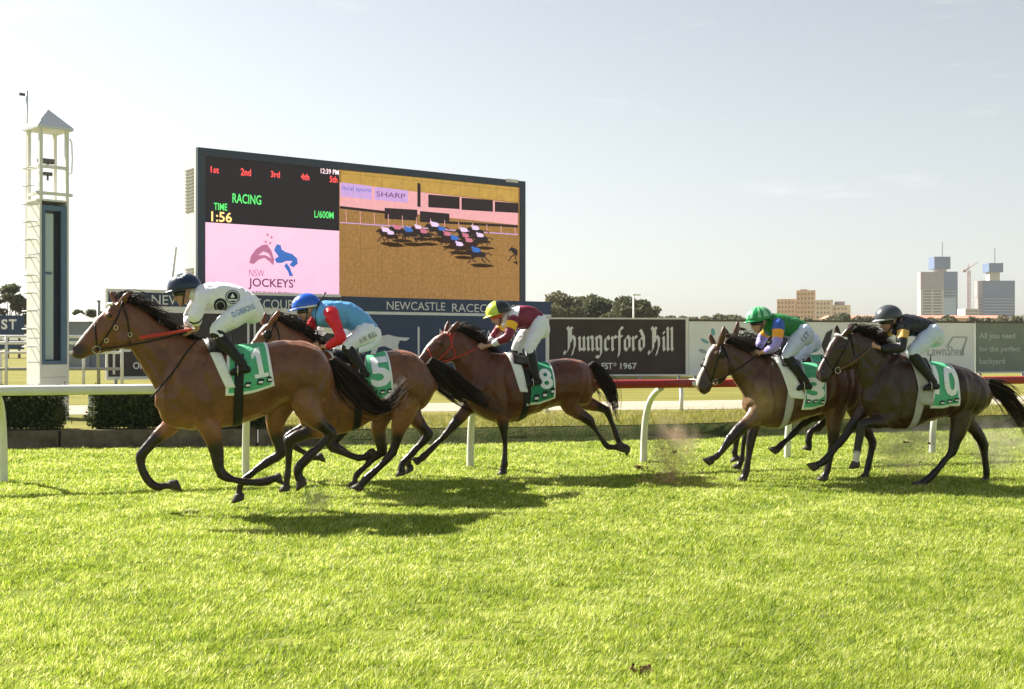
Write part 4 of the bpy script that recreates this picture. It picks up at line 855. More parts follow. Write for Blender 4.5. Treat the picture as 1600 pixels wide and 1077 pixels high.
    def decal(name, vf, px0, py0, px1, py1, mat, tgt, parent, off=.012, ang=0.0, vv=.27, cut=.03):
        """flat print: a 2D shape laid from the near side onto a surface; box given in photo pixels, turned by ang"""
        a, b = Fm(px0, py0, vv), Fm(px1, py1, vv); cu, cz = (a[0] + b[0]) / 2, (a[2] + b[2]) / 2; w, h = abs(b[0] - a[0]), abs(a[2] - b[2])
        bm = bmesh.new(); vs = []
        for q in vf[0]: vs.append(bm.verts.new(((q[0] - .5) * w, (q[1] - .5) * h, 0)))
        for q in vf[1]:
            try: bm.faces.new([vs[i] for i in q])
            except ValueError: pass
        bmesh.ops.triangulate(bm, faces=bm.faces)
        for _ in range(3):
            ed = [e for e in bm.edges if e.calc_length() > cut]
            if not ed: break
            bmesh.ops.subdivide_edges(bm, edges=ed, cuts=1); bmesh.ops.triangulate(bm, faces=bm.faces)
        ca, sa = math.cos(ang), math.sin(ang); ok = True; out = []; lasth = None
        for q in bm.verts:
            x, y = q.co.x * ca - q.co.y * sa, q.co.x * sa + q.co.y * ca; u, z = cu - x, cz + y   # text runs towards the tail
            h = tgt.ray_cast(Vector((u, 1.5, z)), Vector((0, -1, 0)))
            if h[0] is None or h[0].y < -.02: out.append(None)
            else: out.append(h[0] + Vector((0, off, 0)))
        bm.verts.index_update()
        idx = {}; vv_, ff_ = [], []
        for i, q in enumerate(out):
            if q is not None: idx[i] = len(vv_); vv_.append(q)
        for fc in bm.faces:
            ii = [q.index for q in fc.verts]
            if all(i in idx for i in ii): ff_.append(tuple(idx[i] for i in ii))
        bm.free()
        return mesh(name, vv_, ff_, mat, parent) if ff_ else None
    one = ([(.0, .0), (1.0, .0), (1.0, .13), (.70, .13), (.70, 1.0), (.42, 1.0), (.02, .80), (.02, .64), (.34, .76), (.34, .13), (.0, .13)], [(0, 1, 2, 3, 9, 10), (3, 4, 5, 8, 9), (5, 6, 7, 8)])
    for body, x0, y0, x1, y1 in sp['number']:
        decal('number', one if body == '1' else text2d(body, .03), x0, y0, x1, y1, NUM_WHITE, cb, cloth, .0115, ang=sp.get('num_ang', 0.0))
    para = ([(0, 0), (.8, 0), (1, 1), (.2, 1)], [(0, 1, 2, 3)]); bar2 = ([(.22, .25), (.78, .25), (.86, .6), (.30, .6)], [(0, 1, 2, 3)])
    for (x0, y0, x1, y1) in sp.get('logos', []):
        decal('sponsor_mark', para, x0, y0, x1, y1, INK, cb, cloth, .0115); decal('sponsor_mark', bar2, x0, y0, x1, y1, NUM_WHITE, cb, cloth, .0135)
    pc = sp['pad']; thp = max(th_(*pc[2]), th_(*pc[3]))
    wrap('saddle_pad', (u_(*pc[0], .06), u_(*pc[3])), (u_(*pc[1], .06), u_(*pc[2])), -thp, thp, .022, GREY_CLOTH if sp.get('grey_pad') else WHITE_CLOTH, nu=5, nt=36)
    g0, g1 = sp['girth']; gm2 = {'black': STRAP_BLACK, 'white': GREY_CLOTH}[sp['girth_col']]
    gu0, gu1 = u_(*g0, .28), u_(*g1, .28)
    wrap('girth', (gu0, gu0 + (gu1 - gu0)), (gu0 - .085, gu1 - .085), R(40), R(320), .016, gm2, nu=3, nt=40, sym=True)
    # racing saddle: a small shell on the back
    s0, s1 = sp['saddle']; su0, su1 = u_(*s0, .06), u_(*s1, .06)
    wrap('saddle', (su0, su0 - .02), (su1, su1 + .07), -R(34), R(34), .034, LEATHER, nu=8, nt=20, thick=.016)
    # ------- bridle
    br = sp.get('bridle', 'black'); bm_ = {'black': STRAP_BLACK, 'red': STRAP_RED, 'tan': STRAP_TAN}[br]
    def strap(pxs, r=.009, closed_top=None):
        out = []
        for s in (1, -1):
            pts = []
            for x, y in pxs:
                q = Fm(x, y, .09 * (1 if s > 0 else 1)); h = side_hit(bvh, q[0], q[2], s, .004)
                pts.append(np.array(h) if h else np.array([q[0], .02 * s, q[2]]))
            out.append(pts)
        mb = MB()
        for pts in out: mb.add(*tube(pts, [r] * len(pts), n=6, sub=3))
        if closed_top: mb.add(*tube([out[0][0], (out[0][0] + out[1][0]) / 2 + np.array([.0, 0, .012]), out[1][0]], [r] * 3, n=6, sub=3))
        return mb.build('strap', bm_, bridle, smooth=True), out
    bridle = None
    b0 = sp['straps']
    mbit = Fm(*sp['bit'])
    hit = [side_hit(bvh, mbit[0], mbit[2], s, .012) for s in (1, -1)]
    hit = [np.array(h) if h else mbit + LAT * .05 * s for h, s in zip(hit, (1, -1))]
    bridle = MB()
    for c_ in hit:
        ring_ = [c_ + np.array([.034 * math.cos(w), 0, .034 * math.sin(w)]) for w in np.linspace(0, 2 * math.pi, 13)]
        bridle.add(*tube(ring_, [.0055] * 13, n=5, sub=1))
    bridle = bridle.build('bridle', STEEL, root, smooth=True)
    for pxs in b0: strap(pxs, sp.get('strap_r', .009), True)
    hand = Fm(*sp['hand'], .10); rm = {'red': STRAP_RED, 'black': STRAP_BLACK, 'tan': STRAP_TAN}[sp.get('rein', 'black')]
    mb = MB()
    for s, c_ in zip((1, -1), hit):
        h_ = np.array([hand[0], .085 * s, hand[2]]); m1 = c_ * .5 + h_ * .5 + np.array([0, .045 * s, -.012])
        # keep the rein outside the neck
        pts = []
        for k in np.linspace(0, 1, 9):
            q = c_ * (1 - k) + h_ * k + np.array([0, .03 * s * math.sin(math.pi * k), -.02 * math.sin(math.pi * k)]); hh = side_hit(bvh, q[0], q[2], s, .010)
            if hh and abs(hh.y) > abs(q[1]) and 0 < k: q = np.array([q[0], hh.y, q[2]])
            pts.append(q)
        pts[-1] = h_
        mb.add(*tube(pts, [.0085] * 9, n=6, sub=2, lat=LAT, latk=.6))
    mb.build('rein', rm, root, smooth=True)
    if sp.get('blinker'):
        for s in (1, -1):
            q = Fm(*sp['eye']); h = side_hit(bvh, q[0], q[2], s, .0); h = np.array(h) if h else q
            c_ = h + np.array([-.03, .012 * s, .0])
            mb = MB().add(*ellipsoid(c_, (np.array([.045, .012 * s, 0]), LAT * .032, np.array([0, 0, .055]))))
            mb.build('blinker_cup', LEATHER, bridle, smooth=True)
    if sp.get('brow'):
        pts = []
        for s in (1, 0, -1):
            q = Fm(*sp['brow'][0 if s else 1]); h = side_hit(bvh, q[0], q[2], s, .006) if s else None
            pts.append(np.array(h) if h else q + np.array([.012, 0, .008]))
        mesh('browband', *tube(pts, [.016] * 3, n=8, sub=6), WHITE_CLOTH, bridle, smooth=True)
    # white cheek buttons of the leading horse's bridle
    for x, y in sp.get('buttons', []):
        q = Fm(x, y, .09); h = side_hit(bvh, q[0], q[2], 1, .008)
        if h:
            ring_ = [np.array(h) + np.array([.017 * math.cos(w), 0, .021 * math.sin(w)]) for w in np.linspace(0, 2 * math.pi, 11)]
            mesh('buckle', *tube(ring_, [.0055] * 11, n=5, sub=1), BRASS, bridle, smooth=True)
    if sp.get('breast'):
        pts = []
        for x, y in sp['breast']:
            q = Fm(x, y, .2); h = side_hit(bvh, q[0], q[2], 1, .006); pts.append(np.array(h) if h else q)
        mb = MB().add(*tube(pts, [.009] * len(pts), n=6, sub=3))
        mb.add(*tube([p * np.array([1, -1, 1]) for p in pts], [.009] * len(pts), n=6, sub=3))
        mb.build('breast_strap', STRAP_BLACK, root, smooth=True)
    sp['_F'] = Fm; sp['_bvh'] = bvh; sp['_decal'] = decal
    return root

# ------------------------------------------------------------------ riders
SKIN = M('skin', (.50, .29, .21), .5, .10, 20, spec=.35)
BREECH = M('white_breeches', (.80, .83, .90), .7, .05, 18, bump=.55, bscale=16)
BREECH_B = M('pale_blue_breeches', (.60, .68, .84), .7, .05, 18, bump=.55, bscale=16)
GOGGLE = M('goggle_lens', (.015, .013, .014), .12, 0, spec=.7)
def silk(name, rgb): return M(name, lin(*rgb), .45, .07, 16, bump=.6, bscale=15, spec=.45)
def rider(sp, j):
    Fm = sp['_F']; hb = sp['_bvh']
    Z0 = 1.25
    root = thing('person', j['label'], 'person', Fm.root + Vector((0, 0, Z0)), Fm.rz, 'jockeys riding the racehorses')
    def P(xy, v=0.0): return Fm(xy[0], xy[1], v) - np.array([0, 0, Z0])
    k = j.get('k', 1.0)
    sh, hip = P(j['shoulder'], .0), P(j['hip'], .0); hd = P(j['head']); ax = hd - sh
    back = [P(q) for q in j['back']]             # along the spine, neck to seat
    chest = [P(q) for q in j['front']]
    def torso(g):
        D = []; W = j.get('tw', [.07, .165, .175, .155, .150, .155, .12]); n = 7
        B = catmull(np.array(back), 8); C = catmull(np.array(chest), 8)
        ti = np.linspace(0, 1, n); Bi = [B[int(t * (len(B) - 1))] for t in ti]; Ci = [C[int(t * (len(C) - 1))] for t in ti]
        D = catmull(np.array([np.concatenate([b, c, [w]]) for b, c, w in zip(Bi, Ci, W)]), 4); rings = []
        for d in D:
            c = (d[:3] + d[3:6]) / 2; a = (d[:3] - d[3:6]) / 2; a = a * (1 + g / (np.linalg.norm(a) + 1e-6))
            rings.append(ring(c + a, c - a, max(d[6] + g, .02), n=18, e=2.2))
        return loft(rings)
    def arm(s):
        tag_ = 'near' if s > 0 else 'far'; q = j['arm'] if s > 0 else j.get('arm_far', j['arm'])
        S_, E_, W_, H_ = [P(q[i], (.17, .24, .14, .095)[i] * s) for i in range(4)]; return S_, E_, W_, H_
    def leg(s):
        q = j['leg'] if s > 0 else j.get('leg_far', j['leg'])
        V_ = (.11, .235, .31, .31)
        return [P(q[i], V_[i] * s) for i in range(4)]
    V, Fc = [], []
    def add(vf):
        b = len(V); V.extend(vf[0]); Fc.extend([tuple(i + b for i in q) for q in vf[1]])
    add(torso(-.018))
    # head: skull, face, nose, chin, ears, neck; looks along the horse and a little down
    lk = np.array(j.get('look', (1, 0, -.28)), float); lk /= np.linalg.norm(lk); upv = np.array([0, 0, 1.0]); upv = upv - lk * upv.dot(lk); upv /= np.linalg.norm(upv)
    sd = np.cross(upv, lk); c = hd
    add(ellipsoid(c - lk * .012 + upv * .025, (lk * .098, sd * .076, upv * .095)))
    add(ellipsoid(c + lk * .035 - upv * .045, (lk * .062, sd * .058, upv * .078)))          # face and jaw
    add(ellipsoid(c + lk * .070 - upv * .108, (lk * .022, sd * .026, upv * .020)))          # chin
    add(tube([c + lk * .085 - upv * .012, c + lk * .105 - upv * .035, c + lk * .112 - upv * .052, c + lk * .092 - upv * .060], [.010, .013, .016, .010], n=8, sub=2))
    add(ellipsoid(c + lk * .087 - upv * .078, (lk * .014, sd * .026, upv * .006)))          # lips
    add(ellipsoid(c + lk * .086 - upv * .090, (lk * .013, sd * .023, upv * .006)))
    for s in (1, -1):
        add(ellipsoid(c - lk * .015 - upv * .02 + sd * .076 * s, (lk * .018, sd * .010, upv * .030)))
        add(ellipsoid(c + lk * .06 - upv * .035 + sd * .038 * s, (lk * .025, sd * .022, upv * .022)))   # cheeks
    nb = back[0] * .5 + chest[0] * .5
    add(tube([nb + (nb - c) * .25, nb * .6 + c * .4, c - lk * .02 - upv * .03], [.062, .056, .054], n=12, sub=3))
    for s in (1, -1):
        S_, E_, W_, H_ = arm(s)
        add(tube([S_ * .8 + (sh) * .2, S_, E_, W_, H_], [.045, .046, .036, .026, .022], n=10, sub=4, round_ends=True))
        # hand closed on the rein: palm, four bent fingers of different length, thumb from the side of the palm
        f_ = H_ - W_; f_ /= np.linalg.norm(f_) + 1e-9; sd2 = LAT * s; up2 = np.cross(f_, sd2); up2 = up2 * (1 if up2[2] > 0 else -1)
        pc = H_ + f_ * .03
        add(ellipsoid(pc, (f_ * .046, sd2 * .021, up2 * .040)))
        for i, ln in enumerate((.92, 1.0, .95, .78)):
            o = pc + f_ * .036 + up2 * (.030 - .0195 * i)
            add(tube([o - f_ * .02, o + f_ * .026 * ln + sd2 * .010, o + f_ * .040 * ln - sd2 * .012, o + f_ * .022 * ln - sd2 * .030, o - f_ * .004 - sd2 * .030], [.0095, .0095, .009, .0085, .0075], n=7, sub=2, round_ends=True))
        o = pc + up2 * .036 - f_ * .012
        add(tube([o - up2 * .01, o + f_ * .022 + up2 * .012 - sd2 * .008, o + f_ * .048 + up2 * .004 - sd2 * .016], [.011, .0105, .009], n=7, sub=2, round_ends=True))
        Hp, K_, A_, T_ = leg(s)
        add(tube([Hp, K_], [.072, .040], n=10, sub=1, round_ends=True)); add(tube([K_, A_], [.036, .026], n=10, sub=1, round_ends=True)); add(tube([A_, T_], [.024, .018], n=8, sub=1))
    me = realize('body', V, Fc, .0062, 2); link('body', me, SKIN, root)
    # ---- jacket
    V, Fc = [], []; add(torso(.0)); arms = {}
    for s in (1, -1):
        S_, E_, W_, H_ = arm(s); arms[s] = (S_, E_, W_); m1 = S_ * .5 + E_ * .5; m2 = E_ * .45 + W_ * .55
        Wc = W_ * .94 + E_ * .06
        add(tube([S_ * .72 + sh * .28, S_, m1, E_, m2, Wc], [.062, .072, .066, .056, .050, .036], n=14, sub=4, round_ends=True))
    add(tube([nb + (nb - c) * .1, nb * .62 + c * .38], [.072, .064], n=14, sub=2))
    me = realize('jacket', V, Fc, .0085, 3); lumps(me, [(.018, 6, (.7, 1, 1.5)), (.007, 15, (1.5, 1, .6)), (.003, 34, (.8, 1, 1.3))]); Q = me_np(me); fc = np.array([np.mean(Q[list(p.vertices)], axis=0) for p in me.polygons])
    reg = np.zeros(len(fc), int); fr = np.zeros(len(fc))
    bb_ = (np.array(back[0]) + chest[0]) / 2; be_ = (np.array(back[-1]) + chest[-1]) / 2
    def segd(p, a, b):
        t = np.clip(((p - a) @ (b - a)) / ((b - a) @ (b - a)), 0, 1); return np.linalg.norm(p - (a + t[:, None] * (b - a)), axis=1), t
    dT, tT = segd(fc, bb_, be_); fr = tT.copy()
    for s in (1, -1):
        S_, E_, W_ = arms[s]; d1, t1 = segd(fc, S_, E_); d2, t2 = segd(fc, E_, W_)
        up_ = (d1 < d2); d = np.where(up_, d1, d2); inarm = (d < .082) & ((np.abs(fc[:, 1]) > .125) | (np.where(up_, t1, 1) > .35))
        reg[inarm] = 1; fr[inarm] = np.where(up_, t1 * .5, .5 + t2 * .5)[inarm]
    mats = j['silks']; mi = j['pattern'](fc, reg, fr)
    me.polygons.foreach_set('material_index', np.asarray(mi, dtype=np.int32)); jo = link('jacket', me, mats, root)
    # ---- breeches, boots
    V, Fc = [], []
    hb0 = be_ * .82 + bb_ * .18
    add(ellipsoid(be_ * .9 + bb_ * .1, ((be_ - bb_) / np.linalg.norm(be_ - bb_) * .155, LAT * .168, np.cross((be_ - bb_) / np.linalg.norm(be_ - bb_), LAT) * .130)))
    for s in (1, -1):
        Hp, K_, A_, T_ = leg(s); m1 = Hp * .5 + K_ * .5
        add(tube([Hp * .9 + be_ * .1, m1, K_ * .95 + Hp * .05, K_ * .72 + A_ * .28], [.112, .096, .070, .056], n=14, sub=5, round_ends=True))
    me = realize('breeches', V, Fc, .0085, 3); lumps(me, [(.013, 7, (1.5, 1, .6)), (.006, 17, (.7, 1, 1.5)), (.003, 36, (1, 1, 1))]); brm = j.get('breech', BREECH); bo = link('breeches', me, brm, root); bbv = bvh_of(me)
    for s in (1, -1):
        Hp, K_, A_, T_ = leg(s); V, Fc = [], []
        kt = K_ * .97 + A_ * .03
        add(tube([kt, K_ * .62 + A_ * .38, K_ * .3 + A_ * .7, A_], [.064, .063, .050, .044], n=14, sub=4, round_ends=True))
        f_ = T_ - A_; f_ /= np.linalg.norm(f_)
        heel = A_ + np.array([-.045, 0, -.045])
        add(tube([heel, heel * .5 + T_ * .5 + np.array([0, 0, .008]), T_, T_ + f_ * .03], [.036, .038, .033, .024], n=12, sub=3, lat=LAT, latk=1.0, round_ends=True))
        me = realize('boot', V, Fc, .008, 2); bt_ = link('boot', me, LEATHER, root)
        if s > 0 and j.get('boot_patch'):
            c_ = K_ * .72 + A_ * .28; mesh('boot_patch', *ellipsoid(c_ + LAT * .035, ((.03, 0, 0), (0, .03, 0), (0, 0, .032))), silk('blue_patch', (40, 90, 190)), bt_, smooth=True)
        # stirrup iron hanging under the boot
        iron = [T_ * .75 + heel * .25 + np.array([.0, .052 * math.cos(w) * 1.0, .06 * math.sin(w) + .012]) for w in np.linspace(0, 2 * math.pi, 15)]
        mesh('stirrup', *tube(iron, [.0055] * 15, n=5, sub=1), STEEL, root, smooth=True)
        top = T_ * .75 + heel * .25 + np.array([0, 0, .07]); sad = np.array([A_[0] * .6 + K_[0] * .4, .17 * s, K_[2] - .02])
        mesh('stirrup_leather', *tube([top, sad], [.010, .010], n=5, sub=1), LEATHER, root, smooth=True)
    # ---- helmet: shell over the skull with a peak, a band and a chin strap
    hc = c - lk * .005 + upv * .035; rings = []; hr = j.get('hr', .128)
    tl = j.get('tilt', .12); hu = upv * math.cos(tl) - lk * math.sin(tl); hl = lk * math.cos(tl) + upv * math.sin(tl)
    n = 28; m = 12; hv, hf, hm = [], [], []
    for i in range(m + 1):
        ph = (math.pi * .56) * i / m
        for q in range(n):
            w = 2 * math.pi * q / n; r_ = math.sin(ph)
            hv.append(hc + hu * (hr * .98 * math.cos(ph)) + hl * (hr * 1.16 * r_ * math.cos(w)) + sd * (hr * .92 * r_ * math.sin(w)))
    for i in range(m):
        for q in range(n):
            a, b = i * n + q, i * n + (q + 1) % n; hf.append((a, b, b + n, a + n)); w = 2 * math.pi * (q + .5) / n; hm.append(j['helmet_pat'](i / m, w, n))
    ho = mesh('helmet', hv, hf, j['helmet'], root, smooth=True, midx=hm); so = ho.modifiers.new('t', 'SOLIDIFY'); so.thickness = .012; so.offset = -1
    pk, pf = [], []
    for i in range(4):
        for q in range(15):
            w = (q / 14 - .5) * math.pi * .95; e_ = 1.0 + .42 * (i / 3) * max(0, math.cos(w)) ** .6
            pk.append(hc + hu * (-hr * .10 - .020 * (i / 3)) + hl * (hr * 1.15 * math.cos(w) * e_) + sd * (hr * .92 * math.sin(w) * (1 + .05 * i / 3)))
    for i in range(3):
        for q in range(14): a = i * 15 + q; pf.append((a, a + 1, a + 16, a + 15))
    po = mesh('peak', pk, pf, j.get('peak', j['helmet'][0]), ho, smooth=True); so = po.modifiers.new('t', 'SOLIDIFY'); so.thickness = .008
    g = [c + hl * (.098 * math.cos(w) + .004) + sd * (.083 * math.sin(w)) - upv * .020 for w in np.linspace(-1.45, 1.45, 11)]
    mesh('goggles', *tube(g, [.020] * 11, n=8, sub=2, round_ends=True), j.get('goggle', GOGGLE), root, smooth=True)
    cs = [c + sd * .082 * math.cos(w) + upv * (-.128 * math.sin(w) + .0) + lk * (.0 + .055 * math.sin(w)) for w in np.linspace(0, math.pi, 13)]
    mesh('chin_strap', *tube(cs, [.007] * 13, n=5, sub=2), j.get('strapm', STRAP_BLACK), root, smooth=True)
    jv = bvh_of(jo.data)
    j['_root'] = root; j['_jb'] = jv; j['_bb'] = bbv; j['_Z0'] = Z0; j['_jacket'] = jo; j['_breech'] = bo; j['_helmet'] = ho
    j['_hand'] = arm(1)[3]; j['_hv'] = (hc, hu, hl, sd, hr)
    return root
def jdecal(sp, j, vf, x0, y0, x1, y1, mat, on, ang=0.0, off=.003, name='print'):
    """print on a rider's clothes, laid from the near side"""
    Fm = sp['_F']; tgt = j['_jb'] if on == 'jacket' else j['_bb']; par = j['_jacket'] if on == 'jacket' else j['_breech']
    a, b = Fm(x0, y0, .17), Fm(x1, y1, .17); cu, cz = (a[0] + b[0]) / 2, (a[2] + b[2]) / 2 - j['_Z0']; w, h = abs(b[0] - a[0]), abs(a[2] - b[2])
    ca, sa = math.cos(ang), math.sin(ang); bm = bmesh.new(); vs = [bm.verts.new(((q[0] - .5) * w, (q[1] - .5) * h, 0)) for q in vf[0]]
    for q in vf[1]:
        try: bm.faces.new([vs[i] for i in q])
        except ValueError: pass
    bmesh.ops.triangulate(bm, faces=bm.faces)
    for _ in range(2):
        ed = [e for e in bm.edges if e.calc_length() > .02]
        if ed: bmesh.ops.subdivide_edges(bm, edges=ed, cuts=1); bmesh.ops.triangulate(bm, faces=bm.faces)
    out = []; bm.verts.index_update()
    for q in bm.verts:
        x, y = q.co.x * ca - q.co.y * sa, q.co.x * sa + q.co.y * ca; h_ = tgt.ray_cast(Vector((cu - x, 1.5, cz + y)), Vector((0, -1, 0)))
        out.append(h_[0] + h_[1] * off if h_[0] else None)
    ff = [tuple(q.index for q in f.verts) for f in bm.faces]; bm.free()
    ok = [i for i, q in enumerate(out) if q is not None]; mp_ = {o: n for n, o in enumerate(ok)}
    ff = [tuple(mp_[i] for i in f) for f in ff if all(i in mp_ for i in f)]
    if ff: return mesh(name, [out[i] for i in ok], ff, mat, par)
# ------------------------------------------------------------------ the runners (joints measured in the photograph)
BAY = ((.150, .054, .023), (.015, .010, .007), (.25, .100, .038))
BAY2 = ((.100, .037, .018), (.013, .009, .007), (.18, .072, .030))
RED = ((.098, .027, .011), (.012, .008, .006), (.145, .050, .021))
BRN = ((.072, .029, .014), (.012, .008, .007), (.125, .055, .025))
DRK = ((.036, .0155, .0085), (.010, .007, .005), (.048, .021, .011))
def scaled(pts, k, cx, cy, dx, dy, n):
    return [tuple([cx + (p[0] - cx) * k + dx, cy + (p[1] - cy) * k + dy] + ([cx + (p[2] - cx) * k + dx, cy + (p[3] - cy) * k + dy] if n == 4 else []) + list(p[n:])) for p in pts]
H1 = dict(ground=(395, 797), label='leading bay horse with red whip along its neck, number 1 on green cloth', coat=BAY,
  body=[(251, 590, 246, 640, .10), (268, 547, 258, 662, .17), (295, 531, 290, 672, .225), (318, 531, 315, 672, .25), (350, 537, 357, 667, .285), (385, 538, 392, 658, .295), (417, 535, 420, 645, .29), (446, 531, 445, 628, .28), (476, 534, 468, 627, .265), (500, 545, 490, 628, .235), (515, 566, 508, 624, .17), (521, 590, 517, 610, .09)],
  neck=[(305, 532, 264, 655, .15), (272, 518, 240, 607, .115), (249, 504, 222, 577, .092), (222, 483, 208, 552, .082), (196, 469, 203, 543, .078)],
  head=[(188, 468, 206, 545, .078), (172, 478, 192, 547, .092), (155, 495, 172, 549, .080), (138, 513, 155, 551, .060), (122, 531, 141, 555, .050), (113, 543, 131, 561, .050), (111, 550, 122, 562, .040)],
  eye=(173, 494), nostril=(117, 545), ears=[(172, 456, 184, 474), (202, 456, 190, 474)], crest=[(190, 468), (222, 482), (249, 503), (275, 519), (305, 530)],
  legs=[dict(v=.13, p=[(300, 618, .15), (326, 664, .105), (337, 702, .070), (346, 740, .050), (372, 751, .034), (398, 754, .031), (416, 752, .042), (427, 748, .033)], hoof=(441, 746)),
        dict(v=-.13, p=[(292, 630, .13), (268, 662, .095), (242, 688, .064), (221, 711, .050), (221, 730, .034), (230, 749, .031), (244, 761, .041), (258, 759, .033)], hoof=(281, 756)),
        dict(v=.13, knee=4, p=[(484, 582, .19), (478, 625, .155), (488, 650, .112), (504, 665, .072), (517, 678, .055), (500, 697, .039), (482, 714, .034), (467, 732, .042), (467, 744, .034)], hoof=(474, 761)),
        dict(v=-.13, knee=4, p=[(462, 600, .17), (438, 635, .13), (431, 662, .095), (434, 688, .066), (438, 708, .054), (418, 722, .038), (396, 738, .034), (378, 754, .042), (374, 766, .034)], hoof=(374, 784))],
  muscle=[(290, 600, .16, .26, -22, .10, .125), (318, 640, .12, .13, 0, .12, .10), (468, 575, .20, .16, 15, .13, .145), (492, 600, .13, .20, 10, .11, .12)],
  tail=[(516, 562, 7), (528, 578, 13), (545, 598, 19), (566, 620, 20), (592, 637, 12), (615, 628, 9), (630, 608, 10), (645, 588, 8)], tail_n=340,
  cloth=[(356, 536), (414, 536), (429, 601), (352, 618)], number=[('1', 394, 543, 416, 590)], num_ang=.18, logos=[(381, 597, 393, 606), (401, 592, 413, 601), (416, 588, 427, 597)],
  pad=[(314, 533), (334, 537), (368, 600), (353, 606)], girth=[(368, 585), (364, 655)], girth_col='black', saddle=[(322, 535), (372, 537)],
  bit=(152, 546), straps=[[(192, 470), (183, 497), (168, 522), (152, 546)], [(192, 472), (200, 505), (203, 540)], [(148, 507), (150, 528), (152, 548)]], hand=(296, 518), rein='black', strap_r=.008,
  buttons=[(181, 512), (166, 532), (203, 523)], brow=[(178, 476), (171, 477)], breast=[(238, 620), (268, 585), (292, 550), (306, 534)], blaze_and_sunlit=[(170, 482), (155, 497), (138, 515), (122, 533)])  # pale stripe down the face is sunlight painted into the coat
H5 = dict(ground=(590, 766), label='bay horse with number 5 on its green cloth, head hidden behind the leader', coat=BAY,
  body=[(464, 598, 461, 640, .10), (480, 562, 474, 668, .17), (500, 550, 497, 680, .225), (522, 549, 518, 682, .25), (550, 554, 545, 675, .285), (578, 555, 572, 662, .295), (602, 549, 600, 650, .29), (622, 547, 620, 637, .28), (643, 550, 640, 637, .265), (661, 563, 655, 640, .23), (674, 583, 668, 630, .16), (680, 598, 677, 612, .09)],
  neck=[(510, 549, 466, 650, .15), (482, 527, 452, 610, .115), (456, 511, 440, 578, .095), (434, 502, 432, 552, .082)],
  head=[(428, 501, 440, 550, .078), (412, 508, 427, 554, .092), (400, 524, 414, 563, .080), (390, 541, 400, 573, .060), (380, 556, 390, 580, .050), (374, 566, 384, 585, .050), (374, 573, 380, 586, .04)],
  eye=(413, 524), nostril=(378, 570), ears=[(416, 487, 411, 505), (437, 485, 424, 505)], crest=[(430, 501), (456, 511), (482, 526), (505, 547)],
  legs=[dict(v=.12, p=[(502, 640, .15), (503, 668, .105), (480, 676, .070), (451, 690, .050), (451, 712, .034), (450, 733, .031), (449, 745, .041), (448, 754, .033)], hoof=(446, 768)),
        dict(v=-.12, p=[(496, 640, .13), (500, 668, .095), (510, 682, .064), (519, 698, .050), (536, 708, .034), (552, 714, .031), (564, 716, .041), (573, 712, .033)], hoof=(585, 705)),
        dict(v=.13, knee=4, p=[(645, 595, .19), (632, 640, .14), (624, 665, .10), (620, 686, .068), (614, 706, .054), (600, 722, .038), (586, 736, .034), (572, 748, .042), (566, 755, .034)], hoof=(557, 767)),
        dict(v=-.13, knee=4, p=[(628, 605, .17), (600, 645, .12), (592, 668, .085), (594, 688, .064), (596, 706, .054), (583, 718, .038), (570, 730, .034), (557, 743, .042), (554, 751, .034)], hoof=(550, 764))],
  muscle=[(497, 610, .16, .25, -22, .10, .125), (520, 645, .12, .12, 0, .12, .10), (632, 588, .20, .15, 15, .13, .145), (652, 608, .13, .19, 10, .11, .12)],
  tail=[(670, 564, 6), (686, 577, 10), (704, 592, 13), (724, 608, 12), (746, 623, 9), (772, 637, 7), (800, 648, 5)], tail_n=300,
  cloth=[(571, 549), (602, 549), (616, 616), (560, 628)], number=[('5', 578, 558, 610, 604)], num_ang=.10, logos=[(579, 611, 589, 618), (592, 609, 602, 616), (604, 607, 613, 614)],
  pad=[(508, 551), (532, 554), (560, 600), (545, 606)], girth=[(556, 620), (553, 665)], girth_col='black', saddle=[(518, 552), (572, 556)],
  bit=(402, 566), straps=[[(430, 503), (420, 525), (410, 546), (402, 566)], [(430, 505), (436, 525), (438, 548)], [(396, 534), (399, 550), (402, 568)]], hand=(500, 541), rein='black', blinker=True, blaze_and_sunlit=[(412, 509), (400, 525), (390, 542)])
